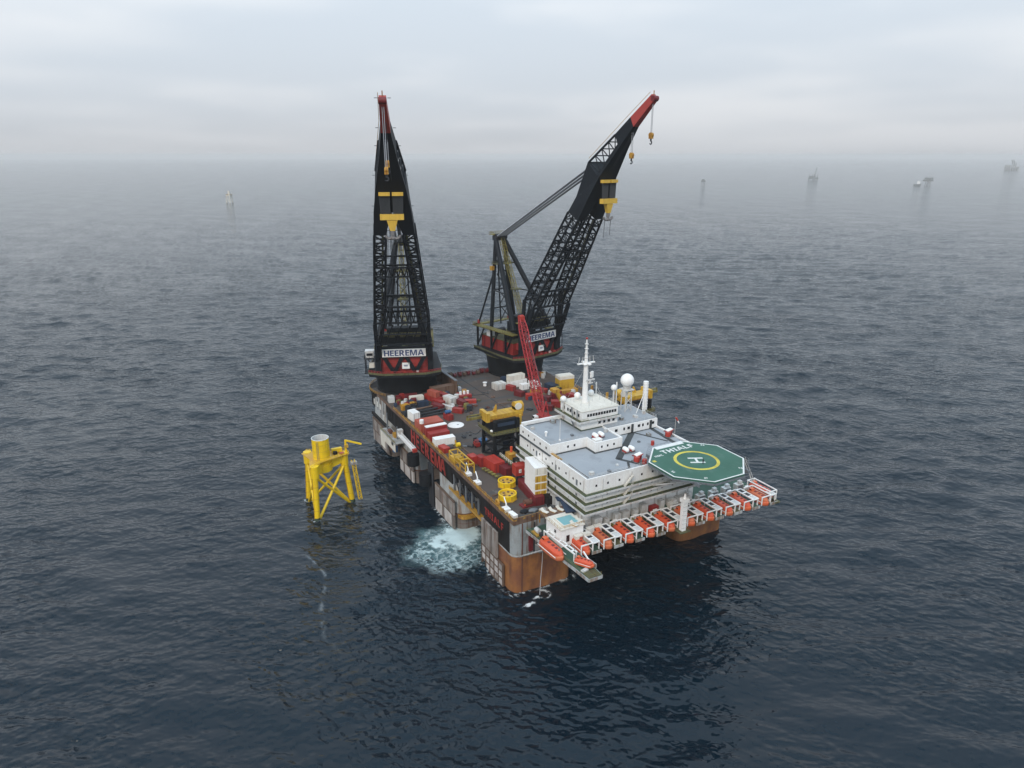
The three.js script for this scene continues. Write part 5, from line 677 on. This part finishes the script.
// far side of the aft deck
const WC = 'white cabins in front of the far crane';
for (const [x, z, y, w, h, l, m] of [[56.6, -121.4, DK, 6, 3.2, 4.6, M.offwhite], [66.6, -121, DK, 10, 3.4, 3.6, M.white], [66, -121.2, DK + 3.4, 9, 2.8, 3.4, M.cream], [73.4, -114.6, DK, 3.2, 3, 7.2, M.white], [67.4, -115, DK, 4, 2.8, 3, M.white]]) container(x, z, .08, w, h, l, m, 'white cabin on the far aft deck before the second crane', y, WC);
for (const [x, z, m] of [[60.8, -116.6, M.red], [60.4, -107, M.redDark], [72.4, -105.4, M.redBright], [76.6, -99, M.red], [68.4, -94.6, M.redDark]]) container(x, z, .4, 2.8, 2.4, 4.6, m, 'red box scattered on the far aft deck', DK, 'red boxes on the far aft deck');
container(86.6, -107.4, H90 - .1, 5, 5, 8.2, M.yellow, 'tall cream and yellow cabin at the far deck edge', DK); single('cream_lid', 'cream roof slab on the yellow cabin at the far deck edge', 'lid', [bx(8.2, 1.6, 5, 86.6, DK + 5.82, -107.4, -.1), bx(7, .3, 4, 86.6, DK + 6.75, -107.4, -.1)], M.cream, [86.6, DK + 5, -107.4]); container(79.6, -108.6, .2, 4.4, 2.6, 6, M.blueDark, 'dark blue bin near the far deck edge'); container(84, -99.6, H90, 2.6, 1.8, 9.6, M.amber, 'low amber beam crate at the far deck edge');
{ const t = thing('boom_rest', 'yellow slanting boom rest behind the bridge', 'frame', [70, DK, -72]); P('leg', beam(V(66, DK, -70), V(58.4, 41, -70), 1.4), M.yellow, t); P('leg', beam(V(72, DK, -74), V(59, 40, -72), 1.2), M.yellow, t); P('saddle', bx(3, 1.4, 3.6, 58.4, 41, -71), M.amber, t); }
{ const r = rng(404); const G = 'small gear along the stern rail', L = 'small red reel among the gear along the stern rail'; for (let k = 0; k < 9; k++) { const x = 42 + k * 2.6, z = -149.6 + r() * 1.6, s = .8 + r() * .5; single('stern_gear', L, 'reel', [cyl(s, s, 1.4, 0, -.7, 0, 14).rotateZ(H90).translate(x, DK + s, z), ...[-.7, .7].map(q => cyl(s * 1.25, s * 1.25, .15, 0, 0, 0, 14).rotateZ(H90).translate(x + q, DK + s * 1.25, z))], k % 3 ? M.redDark : M.brown, [x, DK, z], G); } }
{ const r = rng(77), cols = [M.red, M.steelDark, M.olive, M.whiteDull, M.blueDark, M.amber, M.redDark], nm = ['red', 'dark steel', 'olive', 'pale', 'navy', 'amber', 'maroon'];
  const spots = []; for (let k = 0; k < 15; k++) spots.push([62 + r() * 26, -129 + r() * 3.6 - (k % 3), 'on the deck round the far crane pedestal', 'loose gear round the far crane']); for (let k = 0; k < 30; k++) spots.push([1.6 + r() * 11, -131 + r() * 26, 'on the deck edge below the near stern crane', 'loose gear below the stern crane']); for (let k = 0; k < 16; k++) spots.push([24 + r() * 12, -124 + r() * 26, 'among the boxes of the aft deck', 'loose gear on the aft deck']); for (let k = 0; k < 14; k++) spots.push([62 + r() * 24, -112 + r() * 22, 'on the deck beyond the white cabins', 'loose gear on the far deck']); for (let k = 0; k < 8; k++) spots.push([36.6 + r() * 2.4, -152 + k * 3.2 + 8, 'along the stern bulwark', 'loose gear along the bulwark']);
  spots.forEach(([x, z, w, g], k) => { const c = k % cols.length, s = .8 + r() * .9; single('deck_crate', nm[c] + ' ' + (k % 2 ? 'drum' : 'crate') + ' ' + w, k % 2 ? 'drum' : 'crate', k % 2 ? [cyl(s * .8, s * .8, s * 1.7, x, DK, z, 12), cyl(s * .86, s * .86, .14, x, DK + s * 1.1, z, 12), cyl(s * .86, s * .86, .14, x, DK + s * .5, z, 12)] : [bx(s * 2.2, s * 1.6, s * 1.7, x, DK + s * .8, z, r() * 2), bx(s * 1.6, .3, s * 1.2, x, DK + s * 1.6 + .15, z, r() * 2)], cols[c], [x, DK, z], g); }); }
{ const r = rng(611), G = 'hoses lying on the deck'; for (const [x, z, w, m] of [[14, -74, 'near the white round cover', M.ropeDark], [24, -70, 'beside the blue tank', M.brown], [30, -92, 'on the open aft deck', M.ropeDark], [9, -30, 'beside the olive pallet rack', M.ropeDark], [13, -5, 'behind the bow rail', M.steel], [40, -118, 'beside the pump skid', M.ropeDark], [44, -100, 'across the middle of the deck', M.brown]]) { const p = []; for (let k = 0; k < 8; k++) p.push(V(x + k * 1.3 * (r() > .2 ? 1 : -.3) + r() * 2, DK + .16, z + (r() - .5) * 5)); single('deck_hose', 'loose dark hose snaking ' + w, 'hose', new THREE.TubeGeometry(new THREE.CatmullRomCurve3(p), 48, .16, 6), m, [x, DK, z], G); } }
{ const r = rng(83), cols = [M.brown, M.steelDark, M.steel, M.rustDark, M.oliveDark]; for (let k = 0; k < 46; k++) { const x = k < 26 ? 24 + r() * 34 : 4 + r() * 14, z = k < 26 ? -128 + r() * 66 : -126 + r() * 112, w = .7 + r() * 1.8, d = .6 + r() * 2.2; P('deck_fitting', [bx(w, .2 + r() * .5, d, x, DK + .3, z, r() * 3), bx(w * .5, .2, d * .5, x, DK + .1, z)], cols[k % 5], hull); } }
single('white_bollard', 'lone white capstan on the deck before the far crane', 'capstan', [cyl(.9, .7, 1.6, 52.2, DK, -128.6, 14), cyl(1.1, 1.1, .3, 52.2, DK + 1.6, -128.6, 14)], M.white, [52.2, DK, -128.6]);
{ // stowed gangway on the hull side, fenders, winch housing
  const t = thing('gangway', 'white stowed gangway with red end on the hull side', 'gangway', [-3, 19, -91]), a = V(-3, 20.6, -101.5), b = V(-3, 20.2, -83.2); P('walkway', beam(a, b, 1.6, .3), M.white, t); for (const s of [-.8, .8]) P('handrail', rails([a.clone().add(V(s, .1, 0)), b.clone().add(V(s, .1, 0))], 1.1, 1.5, .1), M.white, t); P('end_cap', bx(1.9, 1.3, 1.4, -3, 20.6, -82.4), M.redBright, t); P('tower', bx(2.2, 3.6, 2.2, -2.2, 20.8, -103), M.whiteDull, t); P('bracket', [beam(V(-3, 19.6, -102), V(.1, 18.8, -102), .6), beam(V(-3, 20, -90), V(.1, 19, -90), .5)], M.steel, t);
  const w = thing('side_sponson', 'cluttered grey sponson with winches on the hull side', 'platform', [-2.6, 16, -112]); P('deck', span(-5, -.12, 15.6, 16, -124, -103), M.greyPale, w); P('side_wall', [span(-5, -4.7, 8, 15.6, -124, -118), span(-5, -4.7, 12, 15.6, -118, -103)], M.cream, w); P('railing', rails([V(-4.9, 16, -124), V(-4.9, 16, -103)], 1.1, 1.6, .09), M.olive, w); P('winch', cyl(1, 1, 2.4, 0, -1.2, 0, 14).rotateX(H90).translate(-2.6, 17.2, -116), M.rustDark, w); P('blue_tank', bx(1.8, 3, 2.2, -4, 12.6, -106), M.blue, w); P('white_tank', bx(2, 1.6, 2.6, -4, 15, -106.4), M.white, w); P('red_box', bx(1.6, 2.4, 2, -4, 11.4, -110.4), M.rustDark, w); P('post', [bar(V(-2, 16, -122), V(-2, 24, -122), .4, 8), bar(V(-2, 16, -108), V(-2, 22, -108), .4, 8)], M.steel, w); P('amber_winch', bx(2, 1.8, 3, -1.8, 17, -111), M.amber, w);
}

// ------------------------------------------------------------------ yellow jacket foundation
function makeJacket(label, [cx, cz], detail, Y = M.yellowBright) {
  const t = thing('jacket_foundation', label, 'wind turbine foundation', [cx, 0, cz], 0, 0, true);
  const f = [[-6.3, 10.3], [-5.4, -10.3], [11.7, .2]], top = f.map(([x, z]) => [x * .80, z * .80]);
  const at = (i, h) => V(mix(f[i][0], top[i][0], h / 27), h, mix(f[i][1], top[i][1], h / 27));
  for (let i = 0; i < 3; i++) P('leg', bar(at(i, -3), at(i, 27), 1.25, 16), Y, t);
  for (let i = 0; i < 3; i++) { const j = (i + 1) % 3; P('brace', bar(at(i, -2), at(j, 22), .6, 10), Y, t); P('brace', bar(at(j, -2), at(i, 22), .6, 10), Y, t); }
  for (let i = 0; i < 3; i++) { const p = at(i, 25); P('leg_head', cyl(1.75, 1.75, 6, p.x, 21.5, p.z, 18), Y, t); const n = V(p.x, 0, p.z).normalize().multiplyScalar(4), s = V(-n.z, 0, n.x).normalize().multiplyScalar(1.3); const q = (c, y) => [c.clone().add(s).setY(y[0]), c.clone().sub(s).setY(y[0]), c.clone().sub(s).setY(y[1]), c.clone().add(s).setY(y[1])]; P('arm', quadbox(q(V(n.x * .4, 0, n.z * .4), [20.4, 27]), q(V(p.x, 0, p.z), [23.4, 27])), Y, t); }
  P('tower_stub', cyl(3.6, 3.6, 15, 0, 22.6, 0, 36, true), Y, t); P('stub_lining', cyl(3.45, 3.45, 14, 0, 23.5, 0, 36, true), M.whiteDull, t); P('stub_rim', new THREE.TorusGeometry(3.55, .16, 8, 40).rotateX(H90).translate(0, 37.6, 0), M.marking, t); P('stub_floor', cyl(3.4, 3.4, .2, 0, 31, 0, 24), M.steel, t); P('stub_base', cyl(4.2, 4.2, 3.6, 0, 20.6, 0, 30), Y, t);
  P('work_platform', prism([[-7.4, 9.4], [-1, 5.6], [6, 3.4], [11.4, 2.2], [11.4, -3], [5, -4.6], [-4.6, -9.4], [-7, -8], [-5.2, 0]], 27.05, 27.3), M.yellow, t);
  if (!detail) return t;
  P('platform_rail', rails([V(-7.4, 27.3, 9.4), V(-1, 27.3, 5.6), V(6, 27.3, 3.4), V(11.4, 27.3, 2.2), V(11.4, 27.3, -3), V(5, 27.3, -4.6), V(-4.6, 27.3, -9.4)], 1.1, 1.5, .07), Y, t);
  for (let i = 0; i < 3; i++) for (const h of [5, 11, 17]) { const p = at(i, h); P('weld_band', cyl(1.32, 1.32, .22, p.x, h, p.z, 18), M.yellow, t); }
  for (const h of [28.4, 31.6, 34.8]) P('stub_ring', new THREE.TorusGeometry(3.62, .07, 6, 40).rotateX(H90).translate(0, h, 0), M.yellow, t);
  P('stub_ladder', [bar(V(-2.4, 27.4, 3.0), V(-2.4, 37, 3.0), .07, 5), bar(V(-1.8, 27.4, 3.4), V(-1.8, 37, 3.4), .07, 5), ...Array.from({ length: 14 }, (_, k) => bar(V(-2.4, 27.8 + k * .68, 3.0), V(-1.8, 27.8 + k * .68, 3.4), .05, 4))], M.steel, t);
  for (let i = 0; i < 3; i++) { const p = at(i, 12); P('leg_ladder', [bar(at(i, 1).add(V(-1.3, 0, .6)), at(i, 22).add(V(-1.3, 0, .6)), .08, 5)], M.amber, t); }
  P('control_box', bx(1.6, 1.4, 1.4, 6, 28, -.2), M.black, t); P('orange_box', bx(1.8, .9, 1.4, 8.6, 27.8, 1), M.salmon, t); P('stub_door', bx(1, 2.2, .3, 3.5, 29.2, .4, H90), M.yellow, t); P('side_cabinet', bx(4.4, 2, 1.6, 7.2, 28.4, -2.4), Y, t);
  P('crane_post', cyl(.45, .4, 6.4, 10.9, 27.3, -.6, 10), Y, t); P('crane_jib', beam(V(10.9, 33.5, -.6), V(17.2, 31.4, 2.4), .55, .7), Y, t); P('crane_winch', bx(1.4, 1.6, 1.4, 11.1, 30.6, -.4), M.yellow, t);
  const lt = lattice([[-.7, -.7], [.7, -.7], [.7, .7], [-.7, .7]].map(([a, b]) => u => V(15.2 - 2 * u + a, 1 + 22 * u, 1.2 + b)), 9, .14, .1); P('boat_landing', [...lt.chords.flat(), ...lt.lace], Y, t); P('landing_box', bx(2.6, 1.4, 2, 13.4, 21.5, 1.2), M.greyPale, t);
  for (let i = 0; i < 3; i++) { const p = at(i, .6); P('weed_band', cyl(1.32, 1.3, 1.7, p.x, -.3, p.z, 16), M.walkGreen, t); }
  return t;
}
makeJacket('bright yellow three legged jacket foundation standing in the sea beside the vessel', [-39.9, -90], true).scale.set(.93, .82, .93);
{ const j = makeJacket('tiny hazy jacket foundation far off alone on the sea', [171.6, -2181], false, M.cream); j.name = 'distant_jacket'; j.scale.setScalar(.95); j.rotation.y = .5; }  // cream in place of yellow puts distance haze into the colour

// ------------------------------------------------------------------ far rigs, pale greys adding painted haze to the fog
{
  const far = (name, label, cat, x, z) => thing(name, label, cat, [x, 0, z], 0, 0, true);
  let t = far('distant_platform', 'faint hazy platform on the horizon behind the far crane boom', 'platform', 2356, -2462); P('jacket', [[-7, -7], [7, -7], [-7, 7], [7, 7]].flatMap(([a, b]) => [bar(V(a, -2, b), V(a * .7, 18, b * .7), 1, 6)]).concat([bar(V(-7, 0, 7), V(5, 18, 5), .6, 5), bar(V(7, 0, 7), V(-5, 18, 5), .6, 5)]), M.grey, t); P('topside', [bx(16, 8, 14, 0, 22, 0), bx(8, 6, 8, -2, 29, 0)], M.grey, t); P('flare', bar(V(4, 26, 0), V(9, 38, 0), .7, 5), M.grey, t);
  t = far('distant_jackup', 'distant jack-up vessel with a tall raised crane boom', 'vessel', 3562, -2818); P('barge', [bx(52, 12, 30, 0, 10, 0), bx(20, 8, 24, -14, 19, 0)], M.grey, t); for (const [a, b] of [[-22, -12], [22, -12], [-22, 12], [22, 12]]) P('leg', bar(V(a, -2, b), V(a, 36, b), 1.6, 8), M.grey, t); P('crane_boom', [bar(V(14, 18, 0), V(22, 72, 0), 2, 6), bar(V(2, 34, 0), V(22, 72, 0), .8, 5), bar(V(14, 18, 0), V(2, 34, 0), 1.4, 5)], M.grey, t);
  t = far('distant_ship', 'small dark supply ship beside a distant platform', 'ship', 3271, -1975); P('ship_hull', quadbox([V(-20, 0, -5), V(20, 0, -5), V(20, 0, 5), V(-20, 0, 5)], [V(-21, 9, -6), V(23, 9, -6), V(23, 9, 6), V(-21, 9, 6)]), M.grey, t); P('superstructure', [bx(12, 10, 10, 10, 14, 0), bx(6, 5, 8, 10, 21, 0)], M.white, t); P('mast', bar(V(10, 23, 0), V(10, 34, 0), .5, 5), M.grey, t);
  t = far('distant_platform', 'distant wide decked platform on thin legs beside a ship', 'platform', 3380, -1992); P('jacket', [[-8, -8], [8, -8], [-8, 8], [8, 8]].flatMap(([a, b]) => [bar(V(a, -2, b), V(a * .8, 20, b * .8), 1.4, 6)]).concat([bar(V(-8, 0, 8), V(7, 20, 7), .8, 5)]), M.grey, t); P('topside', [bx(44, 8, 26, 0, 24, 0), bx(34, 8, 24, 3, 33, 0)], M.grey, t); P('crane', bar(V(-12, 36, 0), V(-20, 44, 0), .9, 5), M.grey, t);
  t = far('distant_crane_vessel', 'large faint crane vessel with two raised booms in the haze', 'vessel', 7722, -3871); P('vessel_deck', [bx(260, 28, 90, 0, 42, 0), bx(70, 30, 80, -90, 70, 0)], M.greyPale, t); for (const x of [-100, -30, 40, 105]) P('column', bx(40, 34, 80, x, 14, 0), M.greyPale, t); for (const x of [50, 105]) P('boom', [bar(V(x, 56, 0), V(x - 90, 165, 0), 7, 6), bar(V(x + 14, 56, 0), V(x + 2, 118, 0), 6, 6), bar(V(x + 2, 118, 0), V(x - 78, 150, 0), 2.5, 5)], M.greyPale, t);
  t.scale.setScalar(.62);
}
renderer.render(scene, camera);
